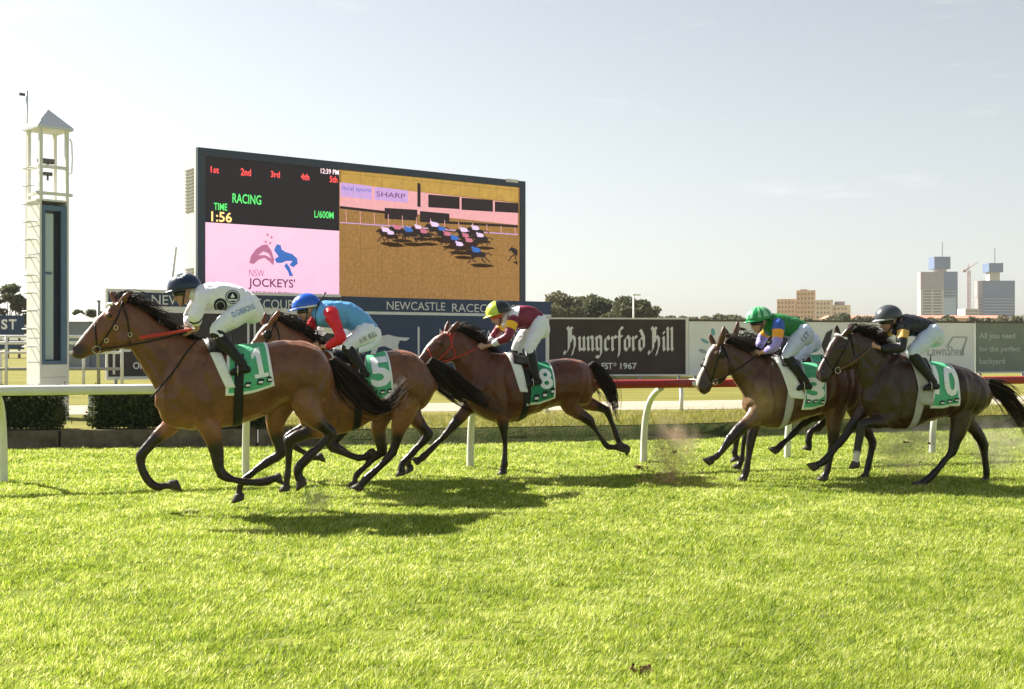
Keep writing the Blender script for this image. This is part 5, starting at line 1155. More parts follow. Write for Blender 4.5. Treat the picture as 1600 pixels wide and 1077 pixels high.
H8 = dict(ground=(800, 742), label='reddish brown horse with red bridle, in the middle of the pack, stretched out', coat=RED, deep=True,
  body=[(735, 582, 727, 622, .10), (752, 562, 738, 643, .17), (772, 552, 763, 657, .225), (795, 553, 790, 661, .25), (820, 561, 812, 657, .285), (845, 566, 838, 645, .295), (868, 561, 862, 636, .29), (890, 559, 885, 634, .275), (908, 563, 903, 634, .245), (920, 573, 916, 632, .18), (927, 592, 925, 616, .10)],
  neck=[(770, 552, 734, 632, .15), (748, 535, 722, 604, .115), (730, 521, 712, 580, .095), (714, 517, 708, 567, .082)],
  head=[(707, 518, 712, 566, .078), (692, 520, 699, 568, .092), (676, 531, 684, 572, .080), (662, 547, 671, 579, .060), (651, 561, 661, 585, .050), (644, 571, 654, 589, .050), (644, 577, 650, 589, .04)],
  eye=(688, 537), nostril=(648, 575), ears=[(701, 501, 697, 518), (717, 503, 703, 520)], crest=[(710, 517), (730, 520), (748, 534), (768, 550)],
  legs=[dict(v=.12, p=[(772, 618, .14), (785, 648, .10), (788, 668, .066), (789, 682, .050), (789, 698, .034), (788, 714, .031), (788, 725, .041), (787, 732, .033)], hoof=(785, 743)),
        dict(v=-.12, p=[(752, 622, .13), (731, 640, .09), (712, 661, .062), (696, 680, .050), (684, 692, .034), (672, 704, .031), (662, 714, .041), (657, 718, .033)], hoof=(647, 723)),
        dict(v=.12, knee=4, p=[(895, 600, .18), (890, 630, .13), (900, 644, .085), (912, 652, .064), (922, 659, .053), (932, 674, .038), (941, 688, .034), (950, 698, .042), (959, 699, .034)], hoof=(973, 698)),
        dict(v=-.12, knee=4, p=[(902, 598, .17), (910, 624, .11), (924, 632, .08), (938, 637, .062), (948, 642, .053), (955, 658, .038), (961, 675, .034), (967, 690, .042), (972, 696, .034)], hoof=(983, 704))],
  muscle=[(768, 605, .16, .24, -22, .10, .125), (788, 635, .12, .11, 0, .12, .10), (882, 594, .20, .13, 10, .13, .145), (904, 602, .13, .16, 10, .11, .12)],
  tail=[(921, 569, 6), (930, 581, 11), (940, 595, 14), (950, 610, 13), (956, 628, 9), (960, 645, 6), (966, 660, 4)],
  cloth=[(832, 567), (856, 566), (868, 618), (822, 634)], number=[('8', 842, 576, 862, 608)], num_ang=.12, logos=[(832, 616, 842, 627), (845, 611, 855, 622), (858, 606, 866, 616)],
  pad=[(788, 555), (806, 559), (824, 606), (812, 612)], girth=[(822, 620), (816, 655)], girth_col='black', saddle=[(796, 558), (838, 566)],
  bit=(677, 568), straps=[[(700, 521), (707, 535), (698, 550), (686, 562), (677, 568)], [(704, 520), (706, 540), (711, 550), (710, 562)], [(693, 521), (705, 532), (709, 520)], [(670, 545), (674, 558), (678, 570)]], hand=(746, 544), bridle='red', rein='red', blaze_and_sunlit=[(692, 521), (676, 532), (662, 549)], strap_r=.0095)  # pale forehead stripe paints the sun on it, not a white marking
H3 = dict(ground=(1240, 752), label='brown horse with a bald face and dusty shoulder under the rider in green', coat=BRN,
  body=[(1170, 604, 1166, 642, .10), (1180, 574, 1173, 660, .17), (1196, 559, 1189, 668, .225), (1215, 558, 1210, 669, .25), (1240, 565, 1235, 663, .285), (1265, 568, 1262, 654, .295), (1288, 563, 1285, 645, .29), (1308, 561, 1305, 642, .27), (1326, 565, 1322, 642, .24), (1339, 578, 1335, 637, .18), (1346, 596, 1343, 620, .09)],
  neck=[(1198, 559, 1170, 645, .15), (1176, 551, 1161, 616, .115), (1156, 543, 1149, 597, .095), (1140, 536, 1143, 586, .082)],
  head=[(1130, 536, 1143, 582, .078), (1115, 540, 1136, 587, .092), (1104, 553, 1124, 592, .080), (1098, 570, 1115, 600, .060), (1092, 587, 1111, 607, .052), (1089, 598, 1107, 612, .050), (1092, 606, 1102, 615, .04)],
  eye=(1118, 553), nostril=(1093, 601), ears=[(1109, 522, 1116, 540), (1132, 509, 1126, 535)], crest=[(1132, 533), (1156, 542), (1176, 551), (1198, 558)],
  legs=[dict(v=.10, p=[(1196, 630, .15), (1178, 652, .10), (1156, 670, .066), (1141, 687, .050), (1132, 699, .034), (1125, 708, .031), (1119, 714, .041), (1114, 717, .033)], hoof=(1104, 724)),
        dict(v=-.10, p=[(1190, 630, .13), (1182, 660, .09), (1175, 680, .062), (1172, 696, .050), (1170, 712, .034), (1168, 727, .031), (1166, 737, .041), (1164, 744, .033)], hoof=(1159, 754)),
        dict(v=.12, knee=4, p=[(1312, 600, .18), (1306, 640, .13), (1302, 662, .09), (1302, 680, .066), (1303, 696, .053), (1298, 710, .038), (1295, 723, .034), (1293, 734, .042), (1290, 742, .034)], hoof=(1284, 753)),
        dict(v=-.12, knee=4, p=[(1322, 600, .17), (1340, 645, .12), (1350, 664, .085), (1358, 678, .064), (1363, 692, .053), (1361, 706, .038), (1358, 720, .034), (1356, 732, .042), (1354, 739, .034)], hoof=(1350, 749))],
  muscle=[(1196, 612, .16, .25, -22, .10, .125), (1214, 645, .12, .12, 0, .12, .10), (1300, 598, .20, .15, 10, .13, .145), (1322, 608, .13, .18, 10, .11, .12)],
  tail=[(1340, 570, 6), (1350, 585, 10), (1362, 600, 12), (1374, 618, 10), (1384, 640, 6)],
  cloth=[(1248, 562), (1276, 566), (1289, 636), (1252, 632)], number=[('3', 1258, 590, 1286, 625)], num_ang=0, logos=[(1257, 624, 1265, 630), (1268, 624, 1276, 630), (1279, 625, 1287, 631)],
  pad=[(1203, 560), (1217, 562), (1256, 608), (1234, 622)], girth=[(1236, 610), (1228, 660)], girth_col='white', saddle=[(1212, 562), (1250, 567)], dusty=(1186, 628, .30),
  bit=(1114, 596), straps=[[(1128, 538), (1122, 560), (1118, 580), (1114, 596)], [(1130, 540), (1138, 560), (1140, 580)], [(1101, 570), (1108, 582), (1114, 598)]], hand=(1188, 551), rein='black', blinker=True, blaze_and_sunlit=[(1112, 541), (1103, 555), (1097, 572), (1091, 588), (1088, 598)], blaze_and_sunlit_w=(.030, .052))
H10 = dict(ground=(1440, 757), label='nearly black horse with pale browband, number 10 on green cloth, at the back', coat=DRK, grey_pad=True,
  body=[(1358, 592, 1353, 638, .10), (1371, 567, 1364, 660, .17), (1389, 554, 1383, 670, .225), (1410, 555, 1406, 671, .25), (1437, 562, 1433, 665, .285), (1462, 567, 1458, 657, .295), (1484, 567, 1480, 652, .29), (1506, 574, 1500, 652, .265), (1525, 586, 1517, 652, .23), (1538, 600, 1530, 642, .17), (1545, 612, 1541, 628, .09)],
  neck=[(1393, 553, 1364, 645, .15), (1372, 535, 1353, 616, .115), (1352, 521, 1342, 595, .095), (1336, 517, 1338, 578, .082)],
  head=[(1327, 519, 1339, 573, .078), (1308, 524, 1329, 578, .092), (1294, 538, 1314, 582, .080), (1287, 556, 1303, 587, .060), (1281, 571, 1297, 591, .052), (1277, 582, 1292, 595, .050), (1279, 589, 1287, 597, .04)],
  eye=(1311, 546), nostril=(1283, 582), ears=[(1306, 508, 1311, 525), (1335, 506, 1321, 523)], crest=[(1330, 517), (1352, 520), (1372, 534), (1393, 552)],
  legs=[dict(v=.12, sock=True, p=[(1402, 630, .15), (1388, 655, .10), (1364, 660, .066), (1347, 664, .050), (1344, 680, .034), (1341, 696, .031), (1339, 707, .041), (1338, 716, .033)], hoof=(1336, 732)),
        dict(v=-.12, p=[(1380, 625, .13), (1350, 640, .09), (1333, 662, .062), (1319, 684, .050), (1307, 698, .034), (1295, 712, .031), (1287, 721, .041), (1280, 725, .033)], hoof=(1267, 733)),
        dict(v=.12, knee=4, p=[(1508, 610, .18), (1503, 645, .14), (1497, 670, .095), (1491, 690, .067), (1487, 706, .055), (1475, 721, .038), (1462, 737, .034), (1450, 749, .042), (1443, 754, .034)], hoof=(1431, 762)),
        dict(v=-.12, knee=4, p=[(1514, 605, .17), (1512, 650, .11), (1520, 668, .085), (1530, 682, .064), (1537, 696, .053), (1539, 711, .038), (1540, 726, .034), (1541, 738, .042), (1541, 745, .034)], hoof=(1538, 756))],
  muscle=[(1390, 608, .16, .25, -22, .10, .125), (1408, 645, .12, .12, 0, .12, .10), (1494, 606, .20, .15, 5, .13, .145), (1515, 616, .13, .18, 10, .11, .12)],
  tail=[(1540, 600, 8), (1554, 607, 13), (1570, 617, 15), (1586, 635, 16), (1600, 658, 15), (1612, 684, 10), (1620, 705, 5)],
  cloth=[(1446, 562), (1478, 566), (1499, 632), (1452, 638)], number=[('10', 1459, 572, 1497, 618)], num_ang=-.10, logos=[(1465, 626, 1474, 632), (1477, 624, 1486, 630), (1488, 622, 1497, 628)],
  pad=[(1412, 556), (1428, 560), (1456, 612), (1437, 632)], girth=[(1440, 625), (1431, 662)], girth_col='white', saddle=[(1418, 560), (1448, 566)],
  bit=(1305, 578), straps=[[(1327, 521), (1320, 545), (1312, 562), (1305, 578)], [(1328, 523), (1335, 548), (1336, 572)], [(1290, 556), (1297, 568), (1305, 581)]], hand=(1364, 541), rein='tan', brow=[(1318, 530), (1308, 524)], strap_r=.008)
def derive(S, k, cx, cy, dx, dy, **kw):
    D = dict(S); q = lambda key, n: scaled(S[key], k, cx, cy, dx, dy, n)
    for key in ('body', 'neck', 'head', 'ears'): D[key] = q(key, 4)
    for key in ('crest', 'cloth', 'pad', 'girth', 'saddle', 'tail', 'muscle'): D[key] = q(key, 2)
    for key in ('eye', 'nostril', 'bit', 'hand'): D[key] = scaled([S[key]], k, cx, cy, dx, dy, 2)[0]
    D['straps'] = [scaled(s, k, cx, cy, dx, dy, 2) for s in S['straps']]
    D['legs'] = [dict(l, p=scaled(l['p'], k, cx, cy, dx, dy, 2), hoof=scaled([l['hoof']], k, cx, cy, dx, dy, 2)[0]) for l in S['legs']]
    D['number'] = []; D['logos'] = []; D.pop('blaze_and_sunlit', None); D.pop('dusty', None); D.pop('brow', None); D.pop('breast', None); D.pop('buttons', None)
    D['tail_n'] = 150; D['mane_n'] = 120; D.update(kw); return D
H6 = derive(H3, .93, 1130, 536, 22, -10, ground=(1258, 741), coat=BRN, label='brown horse almost hidden behind the rider in green')
H6['legs'] = [dict(v=.10, p=[(1210, 616, .14), (1196, 648, .09), (1170, 668, .062), (1152, 676, .048), (1150, 690, .033), (1149, 700, .030), (1148, 707, .040), (1149, 711, .032)], hoof=(1150, 720)),
              dict(v=-.10, p=[(1206, 616, .13), (1196, 646, .088), (1180, 664, .060), (1166, 680, .048), (1162, 694, .033), (1160, 708, .030), (1158, 718, .040), (1156, 724, .032)], hoof=(1151, 733)),
              dict(v=.11, knee=4, p=[(1312, 598, .17), (1290, 634, .12), (1280, 648, .085), (1270, 654, .064), (1258, 661, .052), (1245, 673, .037), (1232, 685, .034), (1221, 696, .041), (1216, 700, .033)], hoof=(1207, 707)),
              dict(v=-.11, knee=4, p=[(1318, 596, .16), (1304, 634, .11), (1294, 650, .082), (1286, 660, .062), (1278, 668, .052), (1268, 674, .037), (1264, 684, .034), (1263, 691, .041), (1264, 696, .033)], hoof=(1261, 704))]
H7 = derive(H5, .92, 560, 600, -2, 4, ground=(590, 747), coat=BAY2, label='bay horse almost wholly hidden behind horse number 5')
H7['legs'] = [dict(v=.10, p=[(535, 628, .13), (545, 655, .09), (535, 675, .064), (523, 694, .047), (538, 706, .032), (553, 713, .030), (566, 716, .040), (575, 712, .032)], hoof=(588, 704)),
              dict(v=-.10, p=[(512, 630, .13), (496, 655, .09), (470, 670, .062), (448, 686, .047), (462, 699, .032), (476, 708, .030), (486, 714, .040), (494, 715, .032)], hoof=(506, 713)),
              dict(v=.11, knee=4, p=[(640, 605, .17), (643, 640, .12), (652, 658, .085), (662, 668, .064), (669, 679, .052), (656, 696, .037), (642, 711, .034), (631, 722, .041), (628, 730, .033)], hoof=(627, 744)),
              dict(v=-.11, knee=4, p=[(636, 605, .16), (640, 640, .11), (648, 656, .082), (656, 668, .062), (662, 680, .052), (654, 696, .037), (646, 708, .034), (639, 718, .041), (638, 725, .033)], hoof=(642, 737))]

# ------------------------------------------------------------------ the riders
WHITE_S = M('white_silk', (.84, .84, .88), .5, .05, 16, bump=.6, bscale=15); BLUE_S = silk('light_blue_silk', (95, 165, 222)); RED_S = silk('red_silk', (222, 22, 42))
MAR_S = silk('maroon_silk', (118, 22, 52)); YEL_S = silk('yellow_silk', (250, 190, 20)); GRN_S = silk('green_silk', (30, 118, 52)); ORG_S = silk('orange_silk', (240, 160, 30))
PUR_S = silk('lilac_silk', (160, 145, 225)); BLK_S = silk('black_silk', (26, 27, 34)); GLD_S = silk('gold_silk', (214, 168, 82)); ROY_S = silk('royal_silk', (50, 90, 180))
NAVY = M('navy_helmet', lin(28, 42, 70), .25, .05, spec=.5); ROYAL = M('royal_helmet', lin(25, 92, 205), .25, .05, spec=.5); HW = M('white_helmet_paint', (.75, .75, .76), .3, .03, spec=.5)
LIME = M('lime_helmet', lin(205, 220, 80), .3, .05, spec=.5); HBLK = M('black_helmet', (.015, .015, .017), .3, .1, spec=.5); HGRN = M('green_helmet', lin(30, 130, 78), .25, .06, spec=.5)
HGRN2 = M('pale_green_helmet', lin(130, 195, 150), .25, .06, spec=.5); HGRY = M('charcoal_helmet', lin(62, 66, 74), .35, .06, spec=.5); HGRY2 = M('grey_peak', lin(140, 142, 146), .4, .05)
ORG_G = M('orange_lens', lin(215, 70, 30), .15, .05, spec=.7)
plain = lambda i, w, n: 0
J1 = dict(label='jockey in white with two dark round emblems, crouched on the leading horse', head=(289, 455), shoulder=(318, 465), hip=(392, 478),
  back=[(304, 448), (320, 444), (349, 442), (374, 447), (396, 458), (409, 478)], front=[(302, 468), (308, 484), (335, 487), (356, 485), (372, 490), (384, 498)],
  arm=[(316, 466), (305, 496), (308, 513), (298, 517)], arm_far=[(312, 466), (296, 494), (296, 510), (287, 513)], leg=[(388, 480), (336, 518), (380, 570), (366, 581)],
  silks=[WHITE_S, INK], pattern=lambda c, r, f: np.where((r == 1) & (f > .52) & (f < .62), 1, 0), helmet=[NAVY, HW], helmet_pat=lambda i, w, n: 1 if math.sin(w * 3 + i * 9) > .75 and i < .5 else 0,
  breech=BREECH)
J5 = dict(label='jockey in light blue with red sleeves and blue helmet', head=(480, 483), shoulder=(517, 490), hip=(580, 516),
  back=[(492, 476), (505, 471), (528, 469), (550, 474), (572, 487), (590, 508)], front=[(490, 497), (498, 512), (520, 513), (538, 513), (553, 520), (566, 528)],
  arm=[(517, 490), (533, 529), (512, 541), (501, 541)], arm_far=[(497, 492), (484, 515), (482, 526), (474, 528)], leg=[(577, 519), (541, 541), (568, 579), (556, 586)],
  silks=[BLUE_S, RED_S], pattern=lambda c, r, f: np.where(r == 1, 1, 0), helmet=[ROYAL, HW], helmet_pat=lambda i, w, n: 1 if i > .88 else (1 if (math.cos(w) > .86 and i > .35 and i < .6) else 0), peak=ROYAL)
J8 = dict(label='jockey in maroon with yellow armbands and lime and black helmet', head=(780, 491), shoulder=(800, 502), hip=(846, 503),
  back=[(792, 485), (805, 480), (824, 477), (838, 483), (849, 493), (855, 508)], front=[(787, 504), (795, 512), (808, 515), (820, 514), (830, 517), (838, 522)],
  arm=[(801, 502), (793, 527), (771, 538), (758, 541)], arm_far=[(790, 502), (775, 522), (764, 536), (753, 540)], leg=[(844, 505), (828, 545), (838, 591), (828, 601)], leg_far=[(838, 505), (806, 545), (822, 588), (812, 598)],
  silks=[MAR_S, YEL_S, WHITE_S], pattern=lambda c, r, f: np.where((r == 1) & (f > .06) & (f < .27), 1, np.where((r == 0) & ((f < .22) | (f > .86)), 2, np.where((r == 1) & (f > .80), 2, 0))),
  helmet=[LIME, HBLK], helmet_pat=lambda i, w, n: 1 if math.cos(w) < .12 else 0, goggle=ORG_G, look=(1, 0, -.45))
J3 = dict(label='jockey in green with orange and lilac sleeves and green helmet', head=(1187, 502), shoulder=(1215, 508), hip=(1258, 515),
  back=[(1197, 492), (1208, 489), (1225, 491), (1240, 495), (1254, 502), (1266, 515)], front=[(1195, 514), (1203, 524), (1218, 527), (1232, 528), (1242, 532), (1250, 538)],
  arm=[(1216, 508), (1213, 540), (1198, 549), (1188, 551)], arm_far=[(1202, 508), (1190, 532), (1184, 546), (1177, 549)], leg=[(1256, 518), (1230, 558), (1260, 598), (1250, 606)],
  silks=[GRN_S, ORG_S, PUR_S, ROY_S], pattern=lambda c, r, f: np.where(r == 1, np.where(f < .14, 3, np.where(f < .34, 1, 2)), 0), helmet=[HGRN, HGRN2], helmet_pat=lambda i, w, n: 1 if (int((w + .2) * 3.2) % 2 == 0 and i < .8) else 0,
  breech=BREECH_B, boot_patch=True)
J10 = dict(label='jockey in black with gold armbands and charcoal helmet', head=(1389, 500), shoulder=(1410, 512), hip=(1460, 517),
  back=[(1400, 495), (1410, 491), (1428, 492), (1444, 497), (1458, 506), (1468, 518)], front=[(1397, 514), (1402, 523), (1416, 527), (1432, 527), (1444, 532), (1452, 538)],
  arm=[(1411, 512), (1408, 543), (1379, 544), (1368, 541)], arm_far=[(1398, 511), (1376, 526), (1372, 538), (1364, 540)], leg=[(1457, 519), (1425, 553), (1459, 598), (1448, 606)],
  silks=[BLK_S, GLD_S], pattern=lambda c, r, f: np.where((r == 1) & (f > .10) & (f < .30), 1, 0), helmet=[HGRY], helmet_pat=plain, peak=HGRY2, breech=BREECH_B)
def jder(S, k, cx, cy, dx, dy, **kw):
    D = dict(S)
    for key in ('back', 'front', 'arm', 'arm_far', 'leg'): D[key] = scaled(S[key], k, cx, cy, dx, dy, 2)
    for key in ('head', 'shoulder', 'hip'): D[key] = scaled([S[key]], k, cx, cy, dx, dy, 2)[0]
    D.update(kw); return D
J6 = jder(J3, .93, 1187, 502, 16, 13, label='jockey hidden behind the rider in green', silks=[BLK_S], pattern=lambda c, r, f: np.zeros(len(c), int), helmet=[HBLK], helmet_pat=plain)
J7 = jder(J5, .92, 480, 483, 14, 12, label='jockey hidden behind the rider in light blue', silks=[WHITE_S], pattern=lambda c, r, f: np.zeros(len(c), int), helmet=[NAVY], helmet_pat=plain)
for hs_, js_ in ((H1, J1), (H5, J5), (H8, J8), (H3, J3), (H10, J10), (H6, J6), (H7, J7)):
    horse(hs_); rider(hs_, js_)
# ---- prints on the riders' clothes
disc = ([(.5 + .5 * math.cos(a), .5 + .5 * math.sin(a)) for a in np.linspace(0, 2 * math.pi, 28, endpoint=False)], [tuple(range(28))])
def annulus(r0, n=28):
    v = [(.5 + .5 * math.cos(a), .5 + .5 * math.sin(a)) for a in np.linspace(0, 2 * math.pi, n, endpoint=False)] + [(.5 + r0 * math.cos(a), .5 + r0 * math.sin(a)) for a in np.linspace(0, 2 * math.pi, n, endpoint=False)]
    return v, [(i, (i + 1) % n, n + (i + 1) % n, n + i) for i in range(n)]
tri = ([(.5, .95), (.1, .1), (.9, .1)], [(0, 1, 2)])
jdecal(H1, J1, disc, 352, 453, 375, 475, INK, 'jacket', name='round_emblem'); jdecal(H1, J1, annulus(.44), 353.5, 454.5, 373.5, 473.5, NUM_WHITE, 'jacket', off=.005, name='emblem_ring')
jdecal(H1, J1, tri, 359, 458, 368, 466, NUM_WHITE, 'jacket', off=.005, name='emblem_mark'); jdecal(H1, J1, ([(0, 0), (1, 0), (1, 1), (0, 1)], [(0, 1, 2, 3)]), 357, 467.5, 370, 469.5, NUM_WHITE, 'jacket', off=.005, name='emblem_mark')
jdecal(H1, J1, disc, 334, 466, 355, 488, INK, 'jacket', name='round_emblem'); jdecal(H1, J1, annulus(.42), 337, 470, 352, 485, GREY_CLOTH, 'jacket', off=.005, name='emblem_ring')
BLUE_INK = M('blue_print', lin(60, 110, 190), .7, .05); DK_INK = M('grey_print', lin(70, 76, 90), .7, .05)
jdecal(H1, J1, text2d('D.GIBBONS'), 361, 481, 399, 490, BLUE_INK, 'breeches', ang=.42, name='lettering')
jdecal(H5, J5, text2d('ABC'), 554, 499, 571, 507, DK_INK, 'breeches', ang=.45, name='lettering')
jdecal(H5, J5, text2d('H.W. BULL'), 559, 523, 589, 531, DK_INK, 'breeches', ang=.45, name='lettering')
jdecal(H3, J3, text2d('1ST'), 1246, 522, 1262, 530, DK_INK, 'breeches', ang=.7, name='lettering')
# red whip held along the leading horse's neck
_F = H1['_F']; _a, _b = _F(218, 528, .17), _F(300, 515, .12)
wh = thing('riding_whip', 'short red whip pointing forward in the leading jockey\'s hand', 'whip', _F.root, _F.rz)
mesh('shaft', *tube([_a, _a * .5 + _b * .5 + np.array([0, .005, 0]), _b], [.018, .016, .012], n=8, sub=3, lat=LAT, latk=.5), STRAP_RED, wh, smooth=True)
mesh('grip', *tube([_b, _b + (_b - _a) * .16], [.013, .014], n=8, sub=1), LEATHER, wh, smooth=True)
_F = H5['_F']; _a, _b = _F(509, 457, .10), _F(498, 475, .10)
wh = thing('riding_whip', 'thin black whip tip sticking up beside the blue helmet', 'whip', _F.root, _F.rz)
mesh('shaft', *tube([_a, _b, _F(493, 500, .12), _F(500, 541, .12)], [.010, .008, .007, .008], n=6, sub=3), LEATHER, wh, smooth=True)
# light-blue oval badge on the leading jockey's helmet
_hc, _hu, _hl, _sd, _hr = J1['_hv']
_c = _hc + _sd * 0 ; _pts = []
for w in np.linspace(0, 2 * math.pi, 21):
    x, y = .055 * math.cos(w), .032 * math.sin(w); p_ = _hl * (x - .012) + _hu * (y + .045); q_ = 1 - (p_.dot(_hl) / (_hr * 1.16)) ** 2 - (p_.dot(_hu) / (_hr * .98)) ** 2
    s_ = LAT * (_hr * .92 * math.sqrt(max(q_, .01)) + .003); _pts.append(_hc + p_ + s_)
mesh('helmet_badge', *tube(_pts, [.006] * 21, n=5, sub=1), M('badge_blue', lin(95, 175, 235), .4, .03), J1['_helmet'], smooth=True)
# ================================================================== turf blades, divots and flying dirt
def grass_mat(name, cols):
    m = bpy.data.materials.new(name); m.use_nodes = True; nt = m.node_tree; n = nt.nodes; p = n['Principled BSDF']; p.inputs['Roughness'].default_value = .42; p.inputs['Specular IOR Level'].default_value = .3
    a = n.new('ShaderNodeAttribute'); a.attribute_name = 'shade'; c = n.new('ShaderNodeValToRGB'); e = c.color_ramp.elements; e[0].color = (*cols[0], 1); e[1].color = (*cols[-1], 1)
    for i, k in enumerate(cols[1:-1]): e.new((i + 1) / (len(cols) - 1)).color = (*k, 1)
    t = n.new('ShaderNodeTexCoord'); no = n.new('ShaderNodeTexNoise'); no.inputs['Scale'].default_value = 1.1; no.inputs['Detail'].default_value = 5
    nt.links.new(t.outputs['Object'], no.inputs['Vector']); ad = n.new('ShaderNodeMath'); ad.operation = 'MULTIPLY_ADD'; ad.inputs[1].default_value = .9
    sb = n.new('ShaderNodeMath'); sb.operation = 'SUBTRACT'; sb.inputs[1].default_value = .95; nt.links.new(a.outputs['Fac'], sb.inputs[0])
    n2 = n.new('ShaderNodeTexNoise'); n2.inputs['Scale'].default_value = 8.0; n2.inputs['Detail'].default_value = 3; nt.links.new(t.outputs['Object'], n2.inputs['Vector'])
    mm = n.new('ShaderNodeMath'); mm.operation = 'ADD'; nt.links.new(no.outputs['Fac'], mm.inputs[0]); nt.links.new(n2.outputs['Fac'], mm.inputs[1])
    nt.links.new(mm.outputs[0], ad.inputs[0]); nt.links.new(sb.outputs[0], ad.inputs[2]); nt.links.new(ad.outputs[0], c.inputs[0])
    nt.links.new(c.outputs[0], p.inputs['Base Color']); tr = n.new('ShaderNodeBsdfTranslucent'); nt.links.new(c.outputs[0], tr.inputs['Color'])
    ms = n.new('ShaderNodeMixShader'); ms.inputs[0].default_value = .6; nt.links.new(p.outputs[0], ms.inputs[1]); nt.links.new(tr.outputs[0], ms.inputs[2]); nt.links.new(ms.outputs[0], n['Material Output'].inputs['Surface'])
    return m
GRASS = grass_mat('grass_blade', [(.07, .125, .012), (.25, .35, .028), (.47, .54, .07), (.84, .82, .40)])
DRYGR = grass_mat('infield_blade', [(.12, .15, .025), (.24, .23, .05), (.34, .30, .09)])
def blades(name, X, Y, Z, h, w, mat, label):
    n = len(X); az = rng.uniform(0, 2 * math.pi, n); lean = rng.uniform(.1, .95, n) * h; la = rng.uniform(0, 2 * math.pi, n)
    # racing turf lies over in the running direction a little
    tx, ty = X + lean * np.cos(la) + .012, Y + lean * np.sin(la); dx, dy = np.cos(az) * w / 2, np.sin(az) * w / 2
    V = np.empty((n, 3, 3), np.float32); V[:, 0] = np.stack([X - dx, Y - dy, Z], 1); V[:, 1] = np.stack([X + dx, Y + dy, Z], 1); V[:, 2] = np.stack([tx, ty, Z + h * rng.uniform(.75, 1.0, n)], 1)
    me = bpy.data.meshes.new(name); me.vertices.add(3 * n); me.vertices.foreach_set('co', V.ravel()); me.loops.add(3 * n); me.polygons.add(n)
    me.loops.foreach_set('vertex_index', np.arange(3 * n, dtype=np.int32)); me.polygons.foreach_set('loop_start', np.arange(0, 3 * n, 3, dtype=np.int32)); me.update(calc_edges=True)
    sh = np.clip(rng.normal(.5, .28, n), 0, 1); a = me.attributes.new('shade', 'FLOAT', 'POINT'); a.data.foreach_set('value', np.repeat(sh, 3).astype(np.float32))
    me.materials.append(mat); o = bpy.data.objects.new(name, me); COL.objects.link(o); tag(o, label, 'grass', kind='stuff'); return o
N = 1150000
yb = np.linspace(4.6, 24, 400); pdf = (.98 * yb + 1.0) * (6 / yb) ** 1.25; Y = np.interp(rng.random(N), np.cumsum(pdf) / pdf.sum(), yb) + rng.uniform(-.03, .03, N); X = rng.uniform(-.5, .5, N) * (.98 * Y + 1.0)
keep = Y < bank_y(X) - .28; X, Y = X[keep], Y[keep]
cl = .5 + .25 * np.sin(X * 5.1 + 1.7 * np.sin(Y * 2.3)) * np.sin(Y * 6.3 + 1.1 * np.sin(X * 3.1)) + .25 * np.sin(X * 13.7 + Y * 4.1) * np.sin(Y * 11.9 - X * 6.7)
keep = rng.random(len(X)) < .55 + .55 * cl; X, Y, cl = X[keep], Y[keep], cl[keep]
# bare hoof cuts where the field has run
hc_ = [(gnd(random.uniform(-100, 1750), random.gauss(765, 32)) if k < 110 else gnd(random.uniform(-50, 1650), random.uniform(800, 1060))) for k in range(150)]
kp = np.ones(len(X), bool)
for q in hc_:
    a_, b_ = random.uniform(.07, .16), random.uniform(.05, .09); kp &= ((X - q.x) / a_) ** 2 + ((Y - q.y) / b_) ** 2 > rng.uniform(.4, 1.3, len(X))
X, Y, cl = X[kp], Y[kp], cl[kp]
blades('grass', X, Y, np.zeros(len(X)), (.014 + .030 * cl) * rng.uniform(.5, 1.5, len(X)), rng.uniform(.004, .009, len(X)) * np.clip(Y / 9, .8, 2.0), GRASS, 'bright green sunlit racing turf in the foreground')
N = 60000; X = rng.uniform(-4, 22, N); Y = bank_y(X) + np.abs(rng.normal(0, 1.6, N)) + .02; Z = np.where(Y < bank_y(X), .25 * (Y - bank_y(X) + .34) / .34, ZI)
blades('infield_tufts', X, Y, Z, rng.uniform(.03, .09, N), rng.uniform(.008, .016, N), DRYGR, 'dry yellow-green grass on the bank behind the rail')
# hoof marks and torn turf
DIRT = M('torn_soil', (.12, .055, .03), .95, .3, 30, bump=.5, bscale=60)
def clods(mb, c, n, sx, sy, sz, r0, r1, pw=1.0):
    for _ in range(n):
        p = np.array(c) + np.array([random.gauss(0, sx), random.gauss(0, sy), abs(random.gauss(0, sz))]); r = random.uniform(r0, r1)
        q = [p + r * np.array([random.uniform(-1, 1), random.uniform(-1, 1), random.uniform(-1, 1)]) for _ in range(4)]; mb.add(q, [(0, 1, 2), (0, 3, 1), (1, 3, 2), (2, 3, 0)])
def dust_mat(name, c):
    m = bpy.data.materials.new(name); m.use_nodes = True; nt = m.node_tree; n = nt.nodes; d = n.new('ShaderNodeBsdfDiffuse'); tr = n.new('ShaderNodeBsdfTranslucent'); ms = n.new('ShaderNodeMixShader')
    no = n.new('ShaderNodeTexNoise'); no.inputs['Scale'].default_value = 9; cr = n.new('ShaderNodeValToRGB'); cr.color_ramp.elements[0].color = (*[q * .7 for q in c], 1); cr.color_ramp.elements[1].color = (*c, 1); nt.links.new(no.outputs['Fac'], cr.inputs[0])
    for q in (d, tr): nt.links.new(cr.outputs[0], q.inputs['Color'])
    nt.links.new(d.outputs[0], ms.inputs[1]); nt.links.new(tr.outputs[0], ms.inputs[2]); nt.links.new(ms.outputs[0], n['Material Output'].inputs['Surface']); return m
DUST = dust_mat('dry_dust', (.80, .62, .45)); DUST2 = dust_mat('red_dust', (.82, .56, .36))
